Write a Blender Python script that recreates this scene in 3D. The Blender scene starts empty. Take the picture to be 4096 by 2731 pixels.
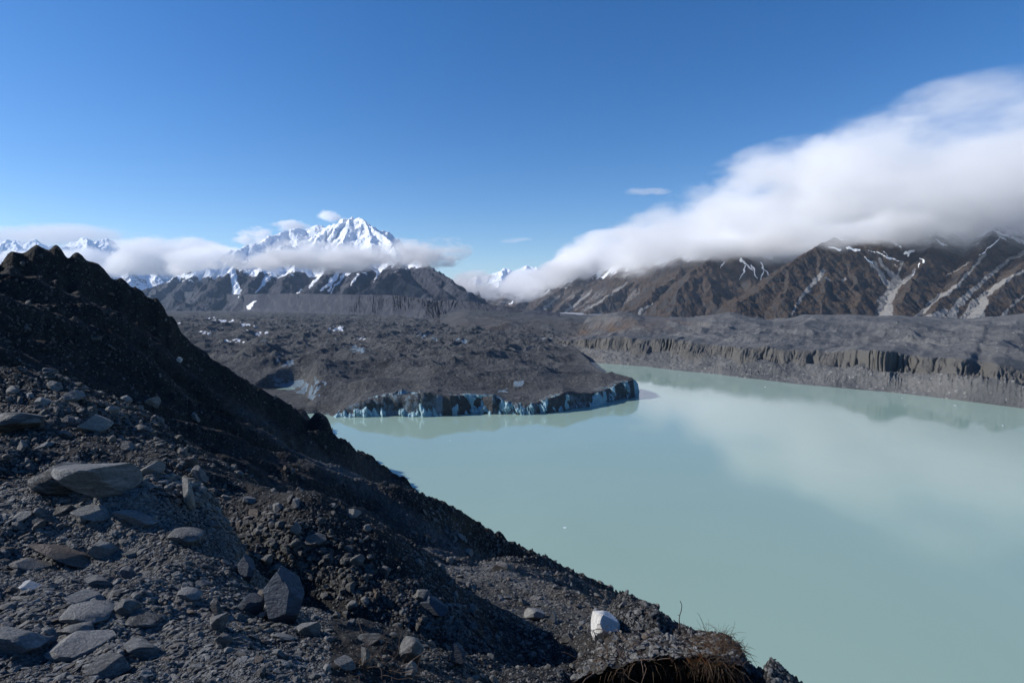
import bpy, bmesh, math, random, os
QF = float(os.environ.get('QF', '1'))
def q_(n): return max(24, int(n*QF))
import numpy as np
from mathutils import Vector, Matrix
R = math.radians
rng = np.random.default_rng(7)
random.seed(7)
sc = bpy.context.scene
col = sc.collection

# ------------------------------------------------------------------ camera frame
W, H, F = 1024.0, 682.0, 597.0
PITCH = math.atan(37.0 / F)
CZ = 120.0
def ray(px, v):
    tx = (np.asarray(px, float) - W/2) / F; ty = (H/2 - np.asarray(v, float)) / F
    cy, cz = math.cos(PITCH), -math.sin(PITCH)
    return tx + 0*ty, cy + ty*math.sin(PITCH) + 0*tx, cz + ty*math.cos(PITCH) + 0*tx
def P(px, v, D):
    x, y, z = ray(px, v)
    return np.array([x/y*D, D, CZ + z/y*D])
def PZ(px, v, z0):
    x, y, z = ray(px, v); t = (z0 - CZ)/z
    return np.array([x*t, y*t, z0])
def proj(X, Y, Z):
    dz = Z - CZ
    d = Y*math.cos(PITCH) - dz*math.sin(PITCH)
    up = Y*math.sin(PITCH) + dz*math.cos(PITCH)
    d = np.where(d > 0.05, d, 0.05)
    return W/2 + F*X/d, H/2 - F*up/d

# ------------------------------------------------------------------ noise
_PT = np.random.default_rng(99).permutation(256).astype(np.int32)
_A = np.arange(256)/256.0*2*np.pi
_GX, _GY = np.cos(_A).astype(np.float32), np.sin(_A).astype(np.float32)
def pn(x, y, seed=0):
    x, y = np.broadcast_arrays(np.asarray(x, float), np.asarray(y, float))
    fx, fy = np.floor(x), np.floor(y)
    dx, dy = (x-fx).astype(np.float32), (y-fy).astype(np.float32)
    ix, iy = fx.astype(np.int32), fy.astype(np.int32)
    u = dx*dx*dx*(dx*(dx*6-15)+10); w = dy*dy*dy*(dy*(dy*6-15)+10)
    p0 = _PT[(ix+seed*37) & 255]; p1 = _PT[(ix+1+seed*37) & 255]
    def g(pp, a, b):
        k = _PT[(pp+iy+(b+seed*91)) & 255]
        return _GX[k]*(dx-a) + _GY[k]*(dy-b)
    a = g(p0,0,0); a += (g(p1,1,0)-a)*u
    b = g(p0,0,1); b += (g(p1,1,1)-b)*u
    return (a + (b-a)*w)*np.float32(1.5)
def fbm(x, y, o=5, seed=0, gain=.5, lac=2.03):
    s = 0; a = 1
    for i in range(o):
        s = s + a*pn(x, y, seed+i*17); a *= gain; x = x*lac+3.1; y = y*lac+1.7
    return s
def ridged(x, y, o=5, seed=0, gain=.5, lac=2.07):
    s = 0; a = 1; prev = 1
    for i in range(o):
        n = 1-np.abs(pn(x, y, seed+i*13)*1.6); n = np.clip(n, 0, 1)**2
        s = s + a*n*prev; prev = np.clip(n*1.3, 0, 1); a *= gain; x = x*lac+5.3; y = y*lac+2.9
    return s
def sst(a, b, x):
    t = np.clip((x-a)/(b-a), 0, 1); return t*t*(3-2*t)

# ------------------------------------------------------------------ mesh helpers
def link_mesh(name, verts, faces, mat, attrs=None, smooth=True, parent=None):
    me = bpy.data.meshes.new(name)
    verts = np.asarray(verts, np.float32).reshape(-1, 3); faces = np.asarray(faces, np.int32)
    k = faces.shape[1]; nf = len(faces)
    me.vertices.add(len(verts)); me.vertices.foreach_set('co', verts.ravel())
    me.loops.add(nf*k); me.loops.foreach_set('vertex_index', faces.ravel())
    me.polygons.add(nf); me.polygons.foreach_set('loop_start', np.arange(0, nf*k, k, dtype=np.int32))
    try: me.polygons.foreach_set('loop_total', np.full(nf, k, np.int32))
    except Exception: pass
    me.polygons.foreach_set('use_smooth', np.full(nf, smooth, bool))
    for an, av in (attrs or {}).items():
        a = me.attributes.new(an, 'FLOAT', 'POINT'); a.data.foreach_set('value', np.asarray(av, np.float32).ravel())
    me.update(calc_edges=True); me.validate()
    me.materials.append(mat)
    o = bpy.data.objects.new(name, me); col.objects.link(o)
    if parent: o.parent = parent
    return o
def grid_faces(n, m, keep=None):
    i = np.arange(n-1)[:, None]; j = np.arange(m-1)[None, :]
    a = i*m+j
    f = np.stack([a, a+1, a+m+1, a+m], -1).reshape(-1, 4)
    if keep is not None:
        kk = keep.ravel(); f = f[kk[f].all(1)]
    return f
def grid(name, X, Y, Z, mat, attrs=None, smooth=True, keep=None, parent=None):
    n, m = X.shape
    f = grid_faces(n, m, keep)
    # make the faces look up
    v = np.stack([X, Y, Z], -1).reshape(-1, 3)
    c = np.cross(v[f[:, 1]]-v[f[:, 0]], v[f[:, 3]]-v[f[:, 0]])
    if c[:, 2].sum() < 0: f = f[:, ::-1]
    return link_mesh(name, v, f, mat, attrs, smooth, parent)
def fan(px0, px1, n, D0, D1, m, lin=False):
    n, m = q_(n), q_(m)
    t = np.linspace((px0-W/2)/F, (px1-W/2)/F, n)[:, None]
    D = (np.linspace(D0, D1, m) if lin else np.geomspace(D0, D1, m))[None, :]
    return t*D, D + 0*t
def tag(o, label=None, cat=None, group=None, kind=None):
    if label: o['label'] = label
    if cat: o['category'] = cat
    if group: o['group'] = group
    if kind: o['kind'] = kind
    return o

# ------------------------------------------------------------------ node helpers
class N:
    def __init__(s, mat): s.t = mat.node_tree; s.t.nodes.clear()
    def n(s, typ, **kw):
        d = s.t.nodes.new(typ)
        for k, v in kw.items():
            if k in d.inputs.keys(): pass
            else: setattr(d, k, v); continue
        return d
    def l(s, a, b): s.t.links.new(a, b)
    def val(s, sock, v):
        if isinstance(v, bpy.types.NodeSocket): s.l(v, sock)
        else: sock.default_value = v
    def math(s, op, a, b=None, c=None, clamp=False):
        d = s.t.nodes.new('ShaderNodeMath'); d.operation = op; d.use_clamp = clamp
        s.val(d.inputs[0], a)
        if b is not None: s.val(d.inputs[1], b)
        if c is not None: s.val(d.inputs[2], c)
        return d.outputs[0]
    def mix(s, f, a, b, mode='MIX'):
        d = s.t.nodes.new('ShaderNodeMix'); d.data_type = 'RGBA'; d.blend_type = mode
        s.val(d.inputs[0], f)
        s.val(d.inputs[6], a if isinstance(a, bpy.types.NodeSocket) else (*a, 1))
        s.val(d.inputs[7], b if isinstance(b, bpy.types.NodeSocket) else (*b, 1))
        return d.outputs[2]
    def noise(s, vec, scale, detail=4, rough=.55, dist=0):
        d = s.t.nodes.new('ShaderNodeTexNoise'); s.val(d.inputs['Vector'], vec)
        d.inputs['Scale'].default_value = scale; d.inputs['Detail'].default_value = detail
        d.inputs['Roughness'].default_value = rough; d.inputs['Distortion'].default_value = dist
        return d.outputs[0]
    def voro(s, vec, scale, feature='F1', out=0):
        d = s.t.nodes.new('ShaderNodeTexVoronoi'); d.feature = feature; s.val(d.inputs['Vector'], vec)
        d.inputs['Scale'].default_value = scale
        return d.outputs[out]
    def ramp(s, f, a, b, c0=0., c1=1.):
        d = s.t.nodes.new('ShaderNodeMapRange'); d.interpolation_type = 'SMOOTHSTEP'
        s.val(d.inputs[0], f); s.val(d.inputs[1], a); s.val(d.inputs[2], b); s.val(d.inputs[3], c0); s.val(d.inputs[4], c1)
        return d.outputs[0]
    def attr(s, name):
        d = s.t.nodes.new('ShaderNodeAttribute'); d.attribute_name = name; return d.outputs['Fac']
    def scale(s, vec, xyz):
        d = s.t.nodes.new('ShaderNodeVectorMath'); d.operation = 'MULTIPLY'; s.val(d.inputs[0], vec); d.inputs[1].default_value = xyz
        return d.outputs[0]
    def pos(s): return s.t.nodes.new('ShaderNodeNewGeometry').outputs['Position']
    def bump(s, h, dist, strength=1.0, normal=None):
        d = s.t.nodes.new('ShaderNodeBump'); s.val(d.inputs['Height'], h); d.inputs['Distance'].default_value = dist
        d.inputs['Strength'].default_value = strength
        if normal is not None: s.l(normal, d.inputs['Normal'])
        return d.outputs[0]
    def out(s, colr, rough=.9, normal=None, spec=.3, **kw):
        b = s.t.nodes.new('ShaderNodeBsdfPrincipled'); o = s.t.nodes.new('ShaderNodeOutputMaterial')
        s.val(b.inputs['Base Color'], colr if isinstance(colr, bpy.types.NodeSocket) else (*colr, 1))
        s.val(b.inputs['Roughness'], rough); b.inputs['Specular IOR Level'].default_value = spec
        for k, v in kw.items(): s.val(b.inputs[k.replace('_', ' ')], v)
        if normal is not None: s.l(normal, b.inputs['Normal'])
        s.l(b.outputs[0], o.inputs['Surface']); return b
def mat(name):
    m = bpy.data.materials.new(name); m.use_nodes = True; return m, N(m)

# ---- rubble of the moraine the camera stands on
m_moraine, n = mat('moraine_rubble'); p = n.pos()
brown = n.attr('brown')
v1 = n.voro(p, 14.0, out=1); v2 = n.voro(p, 4.0, out=1); v3 = n.voro(p, 1.1, out=1)
def lum(n, c):
    d = n.t.nodes.new('ShaderNodeSeparateColor'); n.l(c, d.inputs[0]); return d.outputs[0]
g = n.math('ADD', n.math('MULTIPLY', lum(n, v1), .35), n.math('ADD', n.math('MULTIPLY', lum(n, v2), .35), n.math('MULTIPLY', lum(n, v3), .3)))
big = n.noise(p, .12, 5, .6)
c = n.mix(g, (.008, .0083, .009), (.045, .0455, .046))
c = n.mix(n.ramp(big, .35, .7, .0, .5), c, (.02, .0195, .019))
c = n.mix(n.attr('scree'), c, n.mix(g, (.035, .036, .038), (.15, .153, .157)))  # scree colour, which also carries the sunlight painted on the slope
c = n.mix(brown, c, n.mix(g, (.045, .036, .026), (.12, .095, .068)))
d1 = n.voro(p, 14.0); d2 = n.voro(p, 4.0); d3 = n.voro(p, 1.1)
h = n.math('ADD', n.math('MULTIPLY', d1, -.05), n.math('ADD', n.math('MULTIPLY', d2, -.2), n.math('MULTIPLY', d3, -.6)))
h = n.math('ADD', h, n.math('MULTIPLY', n.noise(p, 3.0, 8, .65), .35))
n.out(c, .92, n.bump(h, .8, 1.0), .2)

# ---- loose stones: colour varies from stone to stone
def stone_mat(name, dark, light, warm=.12, perobj=False):
    m, n = mat(name); p = n.pos()
    if perobj:
        rnd = n.t.nodes.new('ShaderNodeObjectInfo').outputs['Random']
    else:
        rnd = n.attr('tone')
    tc = n.t.nodes.new('ShaderNodeTexCoord').outputs['Object'] if perobj else p
    st = n.noise(n.scale(tc, (1.2, 3.2, 6.0)), 2.3 if perobj else 4., 8, .62, .6)
    fine = n.noise(tc, 22, 5, .7)
    c = n.mix(rnd, dark, light)
    c = n.mix(n.ramp(st, .4, .68, 0, .55), c, tuple(min(1, x*1.45+.01) for x in light))
    c = n.mix(n.ramp(fine, .3, .75, 0, .45), c, tuple(x*.5 for x in dark))
    w = n.math('FRACT', n.math('MULTIPLY', rnd, 7.31))
    c = n.mix(n.ramp(w, 1-warm, 1., 0, .75), c, (.11, .08, .06))
    hh = n.math('ADD', n.math('MULTIPLY', st, .6), n.math('MULTIPLY', fine, .3))
    n.out(c, n.ramp(fine, .3, .7, .6, .9), n.bump(hh, .12, .8), .4)
    return m
m_stone = stone_mat('loose_stones', (.010, .0105, .011), (.19, .192, .186))
m_rock = stone_mat('boulder_rock', (.025, .026, .027), (.21, .212, .205), .18, True)
m_pale = stone_mat('pale_boulder_rock', (.48, .48, .465), (.58, .58, .56), .01, True)
m_blue = stone_mat('blue_grey_boulder_rock', (.04, .052, .07), (.055, .075, .10), .01, True)

# ---- mountains
def mountain_mat(name, tuss, rock, scree, scale=1.):
    m, n = mat(name); p = n.pos()
    sep = n.t.nodes.new('ShaderNodeSeparateXYZ')
    geo = n.t.nodes.new('ShaderNodeNewGeometry'); n.l(geo.outputs['Normal'], sep.inputs[0])
    nz = sep.outputs[2]
    ns = n.noise(p, .012/scale, 8, .66); nf = n.noise(p, .06/scale, 7, .7)
    c = n.mix(n.ramp(ns, .32, .68), tuple(x*.62 for x in tuss), tuple(x*1.35 for x in tuss))
    c = n.mix(n.ramp(n.math('ADD', nz, n.math('MULTIPLY', nf, .5)),   .84, 1.0, 1, 0), c, n.mix(nf, tuple(x*.55 for x in rock), tuple(x*1.5 for x in rock)))
    s = n.math('ADD', n.attr('scree'), n.math('MULTIPLY', n.math('SUBTRACT', nf, .5), .9))
    c = n.mix(n.ramp(s, .42, .62), c, n.mix(nf, tuple(x*.7 for x in scree), tuple(x*1.3 for x in scree)))
    sn = n.math('ADD', n.attr('snow'), n.math('MULTIPLY', n.math('SUBTRACT', nf, .5), 1.0))
    sn = n.ramp(sn, .46, .58)
    c = n.mix(sn, c, (.86, .89, .93))
    hh = n.math('ADD', n.math('MULTIPLY', ns, 60.), n.math('MULTIPLY', nf, 16.))
    hh = n.math('MULTIPLY', hh, n.math('SUBTRACT', 1.0, n.math('MULTIPLY', sn, .6)))
    n.out(c, .95, n.bump(hh, 1.0*scale, .65), .1)
    return m
m_mtn = mountain_mat('alpine_rock_and_snow', (.055, .056, .068), (.06, .063, .078), (.085, .088, .10), 1.6)
m_far = mountain_mat('distant_snow_rock', (.09, .11, .15), (.09, .12, .17), (.13, .15, .18), 2.5)  # rock tinted blue, distance haze put into the colour
m_brown = mountain_mat('brown_tussock_slopes', (.066, .049, .037), (.055, .053, .052), (.23, .225, .215), .8)

# ---- glacier debris cover
m_glac, n = mat('glacier_debris'); p = n.pos()
a1 = n.noise(p, .02, 8, .65); a2 = n.noise(p, .35, 6, .7); sp = n.voro(p, .5, out=1)
c = n.mix(n.ramp(a1, .3, .7), (.04, .041, .043), (.098, .099, .10))
c = n.mix(n.ramp(a2, .35, .75, 0, .6), c, (.125, .126, .126))
c = n.mix(n.ramp(lum(n, sp), .95, .985, 0, .7), c, (.2, .196, .19))
ice = n.math('ADD', n.attr('ice'), n.math('MULTIPLY', n.math('SUBTRACT', n.noise(p, .09, 6, .65), .5), .9))
c = n.mix(n.ramp(ice, .45, .62), c, n.mix(a2, (.09, .14, .19), (.27, .34, .40)))
snw = n.math('ADD', n.attr('snow'), n.math('MULTIPLY', n.math('SUBTRACT', n.noise(n.scale(p, (1, .35, 1)), .05, 6, .7), .5), 1.2))
c = n.mix(n.ramp(snw, .5, .6), c, (.72, .75, .8))
c = n.mix(n.attr('brown'), c, (.11, .078, .06))
h = n.math('ADD', n.math('MULTIPLY', a2, 4.), n.math('MULTIPLY', n.noise(p, .08, 8, .65), 11.))
n.out(c, .95, n.bump(h, 1., .9), .15)

m_terr, n = mat('moraine_terrace'); p = n.pos()
a1 = n.noise(p, .012, 8, .62); a2 = n.noise(p, .25, 6, .7); sp = n.voro(p, .33, out=1)
c = n.mix(n.ramp(a1, .35, .65), (.085, .088, .092), (.16, .158, .152))
c = n.mix(n.ramp(a2, .4, .75, 0, .55), c, (.075, .077, .08))
c = n.mix(n.ramp(lum(n, sp), .94, .98, 0, .7), c, (.27, .27, .26))
c = n.mix(n.attr('rill'), c, n.mix(a2, (.075, .073, .068), (.15, .143, .13)))
c = n.mix(n.attr('brown'), c, (.12, .085, .062))
h = n.math('ADD', n.math('MULTIPLY', a2, 3.5), n.math('MULTIPLY', n.noise(p, .06, 8, .62), 9.))
n.out(c, .95, n.bump(h, 1., .85), .15)

m_plain, n = mat('river_gravel'); p = n.pos()
a1 = n.noise(n.scale(p, (1, .25, 1)), .004, 8, .6)
n.out(n.mix(n.ramp(a1, .4, .6), (.22, .23, .245), (.33, .345, .36)), .9, None, .2)

# ---- ice of the terminal cliff
m_ice, n = mat('glacier_ice'); p = n.pos()
st = n.noise(n.scale(p, (.22, .22, .05)), 1.0, 7, .65, .8)
blk = n.noise(p, .05, 5, .6)
c = n.mix(n.ramp(st, .3, .7), (.18, .33, .38), (.40, .59, .64))
dirt = n.math('ADD', n.attr('dirt'), n.math('MULTIPLY', n.math('SUBTRACT', n.noise(n.scale(p, (.5, .5, .12)), .45, 7, .7), .5), 1.0))
c = n.mix(n.ramp(blk, .42, .62, 0, .55), c, (.10, .22, .30))
c = n.mix(n.ramp(dirt, .42, .66), c, (.075, .082, .08))
n.out(c, n.ramp(st, .3, .7, .35, .7), n.bump(n.math('ADD', st, n.math('MULTIPLY', n.noise(p, .5, 6, .6), .8)), 2.0, .9), .5)

# ---- lake
m_lake, n = mat('silty_lake_water'); p = n.pos()
r1 = n.noise(n.scale(p, (1, 1.6, 1)), .9, 4, .6); patch = n.ramp(n.noise(p, .006, 4, .6), .4, .7, .0, 1.)
silt = n.ramp(n.noise(n.scale(p, (1, .45, 1)), .0035, 6, .6, 1.2), .3, .7)
c = n.mix(silt, (.285, .40, .335), (.31, .43, .36))
n.out(c, n.ramp(n.noise(p, .004, 3, .5), .4, .65, .05, .11), n.bump(n.math('MULTIPLY', r1, n.math('ADD', .35, patch)), .02, .35), .36, IOR=1.33)

m_floe, n = mat('floating_ice'); p = n.pos()
n.out(n.mix(n.noise(p, 2., 4), (.55, .68, .74), (.85, .9, .93)), .4, None, .5)
m_straw, n = mat('dead_grass'); n.out(n.mix(n.attr('tone'), (.03, .013, .009), (.13, .09, .055)), .8, None, .2)
m_root, n = mat('dry_root'); n.out(n.mix(n.attr('tone'), (.03, .02, .016), (.12, .085, .065)), .8, None, .2)
m_fern, n = mat('dead_fern'); n.out((.30, .11, .035), .8, None, .2)
m_soil, n = mat('dark_peat_soil'); p = n.pos()
s = n.noise(p, 9, 8, .7)
n.out(n.mix(s, (.012, .009, .008), (.06, .04, .03)), .95, n.bump(s, .25, 1.), .1)
#EOF1

# ================================================================== SETTING
# ---- near moraine wall, a height field around the viewpoint
CP = """
0 260 85;20 251 95;45 246 100;60 249 103;75 256 105;83 255 106;105 272 112;130 284 118;150 296 122;165 307 126;182 330 130;200 350 135;222 367 142;260 391 150
45 285 160;105 305 165;165 340 175;222 395 185;-60 285 110;-60 262 80
100 296 420;150 330 400;225 370 330;280 394 420;332 420 560;338 432 520;365 455 400
45 300 72;100 330 80;0 300 62;150 360 75;200 400 80;0 345 45;250 420 90
0 374 20;20 379 20;60 405 19;110 440 18;150 462 17;200 490 15.5;250 515 14.2;300 545 13.2;340 572 12.9;380 600 12.6;430 640 12.2;450 690 11.5
0 400 35;100 462 35;200 510 33;300 562 30;400 615 26;450 655 22
100 400 47;200 450 47;300 500 45;400 560 40
0 425 17.5;0 470 14.4;60 480 14.8;0 520 12.6;110 515 13;200 540 13.6;40 450 16.4;130 488 15.4;-60 440 17;-60 380 20
0 500 11;60 498 11.5;110 498 12;125 514 11;190 515 11;215 520 11;230 545 10;243 570 9.5;255 592 9.1;300 622 8.8;340 635 8.8;380 644 9;440 655 9;480 668 9;500 682 9
250 572 12.9;300 618 12.2;350 641 11.7;400 662 11.5;252 606 11.3;300 645 10.7;350 657 10.4;400 668 10.2;470 690 11
0 682 5;100 682 5;200 682 5.05;300 682 5.2;400 682 5.7;0 600 6.8;100 600 7;200 600 7.4;-60 600 6.8;-60 682 5;100 550 8.6;180 560 8.6
330 432 200;400 474 130;408 479 120;417 492 105;490 520 85;560 555 70;640 600 52;690 627 42;720 660 30
450 560 45;540 605 32;600 645 22;550 682 14;500 640 19;450 600 30;590 682 13;400 520 60
470 522 62;520 558 47;560 588 34;600 618 27;640 650 22
490 545 66;540 578 52;580 604 42;630 628 36;670 650 30
596 660 12;608 628 13;650 630 13;700 642 12;728 642 11.5;740 655 11;770 680 10;650 676 9.6;700 680 9.3;610 690 9.8
600 640 16;660 650 18;720 668 18;790 700 16
800 740 12;900 800 12;1000 860 12;1100 900 12;850 720 30;1000 800 30
700 760 6.5;550 740 6.5;850 850 7;300 900 3;100 900 3;600 900 3.6;900 1000 4;-60 800 3.6
"""
pts = [tuple(map(float, q.split())) for line in CP.strip().split('\n') for q in line.split(';')]
XY = [P(*q) for q in pts]
# wall base along the shore, and ground behind the crest and behind the camera
for x, y, z in [(60,200,-6),(-60,380,-6),(0,290,-6),(130,100,-6),(200,200,-60),(100,330,-60),(-100,600,-40),(-176,558,-3),(190,20,-8),(120,30,36),(70,60,50),(60,110,38),(-330,420,60),(-420,560,60),(-600,300,70),(-300,150,90),
                (40,5,94),(90,5,60),(-10,2,118.2),(-20,-2,117),(0,-3,118.3),(4,1.5,116),(-60,20,114),(-150,40,105),(2.5,-6,117.5),(-2,1.5,117.6),(1,2,117)]:
    XY.append(np.array([x, y, z], float))
XY = np.array(XY)
def tpc(x, y):
    r = np.sqrt(x*x+y*y); return np.arctan2(x, y), np.log(np.maximum(r, .5)), r
th, lr, r_ = tpc(XY[:,0], XY[:,1])
ev = (XY[:,2]-CZ)/r_
def K(a, b):
    d2 = a*a+b*b; return .5*d2*np.log(np.maximum(d2, 1e-12))
n_ = len(th)
A_ = np.zeros((n_+3, n_+3)); A_[:n_, :n_] = K(th[:,None]-th[None], lr[:,None]-lr[None]) + np.eye(n_)*1e-5
Pm = np.stack([np.ones(n_), th, lr], 1); A_[:n_, n_:] = Pm; A_[n_:, :n_] = Pm.T
wts = np.linalg.solve(A_, np.r_[ev, 0, 0, 0])
NV = np.array([.84, .54]); DV = np.array([-.54, .84])
def near_h(X, Y):
    t, l, r = tpc(X, Y)
    tc, lc = t[::5, :1], l[:1, ::5]              # the smooth base is solved on every fifth line, then interpolated
    e = wts[n_] + wts[n_+1]*tc + wts[n_+2]*lc
    for i in range(n_): e = e + wts[i]*K(tc-th[i], lc-lr[i])
    e = np.stack([np.interp(l[0], lc[0], row) for row in e]); e = np.stack([np.interp(t[:, 0], tc[:, 0], c_) for c_ in e.T], 1)
    z = CZ + e*r
    u = X*DV[0]+Y*DV[1]; s = X*NV[0]+Y*NV[1]
    uu = u + 2.5*fbm(s/18, u/18, 3, 5)
    far = sst(22, 60, r)
    # ribs and gullies running down the wall
    z += far*((ridged(uu/21, s/170, 3, 21, .42)-.72)*5.6*sst(20, 90, r) + (ridged(uu/9, s/80, 4, 31)-.72)*2.5)
    z += sst(150, 300, r)*(ridged(uu/40, s/300, 3, 41)-.8)*2.2
    for lam, amp, sd in [(9,.55,1),(4,.30,2),(1.8,.16,3),(.8,.085,4),(.36,.045,5),(.16,.02,6)]:
        wgt = sst(lam/.0035, lam/.012, r) if False else 1-sst(lam/.012, lam/.004, r)
        near = sst(3, 14, r) if lam > 3 else 1
        z += wgt*near*amp*(pn(X/lam, Y/lam, 50+sd) + (.5-np.abs(pn(X/lam+7, Y/lam, 70+sd))))
    wgt = 1-sst(26/.012, 26/.004, r)
    z += sst(25, 70, r)*1.0*fbm(X/22, Y/22, 3, 91)
    # hollow in front of the overhanging knob
    kx, ky = X/np.maximum(Y, .1)*F+512, r
    z -= 1.5*sst(560, 610, kx)*sst(780, 745, kx)*sst(12.5, 10.5, r)*sst(5, 7.5, r)*(Y > 0)
    return z
NT, NR = q_(1500)//5*5+1, q_(900)//5*5+1
tt = np.linspace(R(-68), R(60), NT)[:, None]; ll = np.linspace(math.log(1.6), math.log(720), NR)[None, :]
rr = np.exp(ll)
GX, GY = np.sin(tt)*rr, np.cos(tt)*rr
GZ = near_h(GX, GY)
# settle the skyline of the wall onto the outline it has in the photograph
SILR = [(-40,267),(0,259),(20,251),(45,245.5),(60,249.5),(75,256),(84,255.5),(95,262),(105,272),(130,284),(150,296),(165,307),(181,330),(188,340),(200,350),(218,361.5),(244,379),(270,394),(305,413),(326,424.5),(333,430.5),(329,434.5),(348,444),(374,457),(392,472),(407,478),(417,491),(457,509),(500,535),(566,566),(631,596.5),(675,622.6),(696,630),(732,636),(742,651),(745,661),(762,675),(784,683),(830,712),(900,760)]
sx_ = np.array([q[0] for q in SILR], float); sy_ = np.array([q[1] for q in SILR], float)
jj = np.arange(NR)
for it in range(9):
    px_, v_ = proj(GX, GY, GZ)
    ok_ = (GZ > .5) & (rr < 720) & (rr > (3 if it < 0 else 3))
    vv = np.where(ok_, v_, 1e4); js = vv.argmin(1); vmin = vv[np.arange(len(vv)), js]
    pxs = px_[np.arange(len(vv)), js]
    tgt = np.interp(pxs, sx_, sy_)
    dlt = vmin - tgt                       # >0: the outline must rise
    kk = np.ones(21)/21; dlt = np.convolve(np.pad(dlt, 10, 'edge'), kk, 'valid')
    ls = ll[0, js]; kk = np.ones(61)/61; ls = np.convolve(np.pad(ls, 30, 'edge'), kk, 'valid')
    dlt = np.where((pxs < -60) | (pxs > 900), 0, np.clip(dlt, -60, 60))
    lw = (ll - ls[:, None])
    wd = np.where(lw > 0, .55, .35)
    GZ = GZ + (dlt/F*.9)[:, None]*rr*np.exp(-(lw/wd)**2)*1.0
gu = GX*DV[0]+GY*DV[1]; gs = GX*NV[0]+GY*NV[1]
px_, v_ = proj(GX, GY, GZ)
GZ = np.where((rr > 230) & (px_ > 333.5), np.minimum(GZ, -14), GZ)
# clay-brown patches on the low rib to the right
brn = np.zeros_like(GZ)
for (bx, by, bw, bh) in [(455,525,26,12),(590,600,30,20),(630,625,30,14),(560,590,16,8)]:
    brn = np.maximum(brn, np.exp(-((px_-bx)/bw)**2-((v_-by)/bh)**2)*(rr > 18))
brn = np.clip(brn*1.2+.5*fbm(GX/2, GY/2, 4, 9)-.42, 0, .8)
# fine scree in streaks down the wall, its colour lightened as if sunlit
lit_scree = sst(16, 30, rr)*sst(300, 430, px_)*sst(.02, .12, (v_-(np.interp(px_, sx_, sy_)))/60.)*(.55+.9*fbm(gu/7, gs/60, 4, 19)) + .8*np.exp(-((v_-(px_*.62+262))/9)**2)*sst(200, 260, px_)*(rr > 30)
lit_scree = np.clip(lit_scree + (sst(9.5, 12, rr) < .5)*(px_ < 330)*.35, 0, 1)
hillside = grid('moraine_slope', GX, GY, GZ, m_moraine, {'brown': brn, 'scree': lit_scree}, keep=(GZ > -12))
tag(hillside, kind='structure')

# ---- visibility of the near ground (for how densely stones need to be laid)
e_ = (GZ-CZ)/rr
run = np.maximum.accumulate(e_, 1)
vis = (e_ >= run-0.004) & (px_ > -25) & (px_ < W+25) & (v_ < H+40) & (GZ > 1)
def near_pt(i, j):                       # bilinear sample at fractional indices
    i0 = np.clip(i.astype(int), 0, NT-2); j0 = np.clip(j.astype(int), 0, NR-2); a = i-i0; b = j-j0
    def bl(G): return G[i0, j0]*(1-a)*(1-b)+G[i0+1, j0]*a*(1-b)+G[i0, j0+1]*(1-a)*b+G[i0+1, j0+1]*a*b
    P0 = np.stack([bl(GX), bl(GY), bl(GZ)], -1)
    du = np.stack([G[i0+1, j0]-G[i0, j0] for G in (GX, GY, GZ)], -1); dv = np.stack([G[i0, j0+1]-G[i0, j0] for G in (GX, GY, GZ)], -1)
    nn = np.cross(du, dv); nn /= np.linalg.norm(nn, axis=1)[:, None]; nn *= np.sign(nn[:, 2:3])
    return P0, nn

# ---- lake
def quad_sheet(name, x0, x1, y0, y1, z, m):
    o = link_mesh(name, [(x0,y0,z),(x1,y0,z),(x1,y1,z),(x0,y1,z)], [(0,1,2,3)], m); return tag(o, kind='structure')
quad_sheet('lake_water', -900, 2500, -400, 1700, 0., m_lake)

# ---- glacier tongue with its debris cover
wl = [(600,712),(660,714),(700,712),(760,712),(830,710),(900,707),(1000,708),(1050,711),(1100,710),(1180,708),(1250,705),(1330,697),(1400,693),(1480,698),(1550,697),(1620,701),(1700,700),(1750,692),(1800,690),(1870,680),(1950,665),(2020,657),(2100,640),(2130,628),(2160,622),(2200,615),(2240,612),(2270,600)]
tp = [(600,700),(640,668),(690,650),(740,628),(800,618),(870,600),(960,577),(1000,592),(1090,578),(1150,600),(1250,602),(1350,590),(1450,598),(1500,600),(1550,625),(1620,640),(1680,648),(1740,632),(1800,612),(1870,590),(1950,602),(2050,590),(2150,550),(2200,525),(2270,514)]
z6 = lambda q: (225+.1807*q[0], 287.5+.1807*q[1])
WL = np.array([PZ(*z6(q), 0.)[:2] for q in wl])
tpx = np.array([z6(q) for q in tp])
def arclen(p): return np.r_[0, np.cumsum(np.linalg.norm(np.diff(p, axis=0), axis=1))]
sA = arclen(WL); SL = sA[-1]
def wl_at(s): return np.interp(s, sA, WL[:,0]), np.interp(s, sA, WL[:,1])
wpx = np.array([z6(q)[0] for q in wl])
def top_h(s):                            # height of the cliff above the water
    pxs = np.interp(s, sA, wpx); vt = np.interp(pxs, tpx[:,0], tpx[:,1]); x, y = wl_at(s)
    _, ry, rz = ray(pxs, vt); return CZ + rz/ry*(y+3) 
tip = WL[-1]
edge_pts = [z6(q) for q in [(2282,602),(2290,585),(2270,560),(2215,520),(2130,488),(2060,452),(2035,430),(1995,405),(1985,398)]]
back = np.array([PZ(px, v, zz)[:2] for px, v, zz in [(634.5,379.5,17),(625,378,16),(615,377,15),(606,375,14),(598,371,13),(593,367,12),(588,363,9),(583,360,5)]])
poly = np.vstack([[(-260, 640), (-215, 652)], WL, back, [(150, 1500), (420, 2100), (900, 4200), (300, 7000), (-7000, 12000), (-7000, 640)]])
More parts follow.
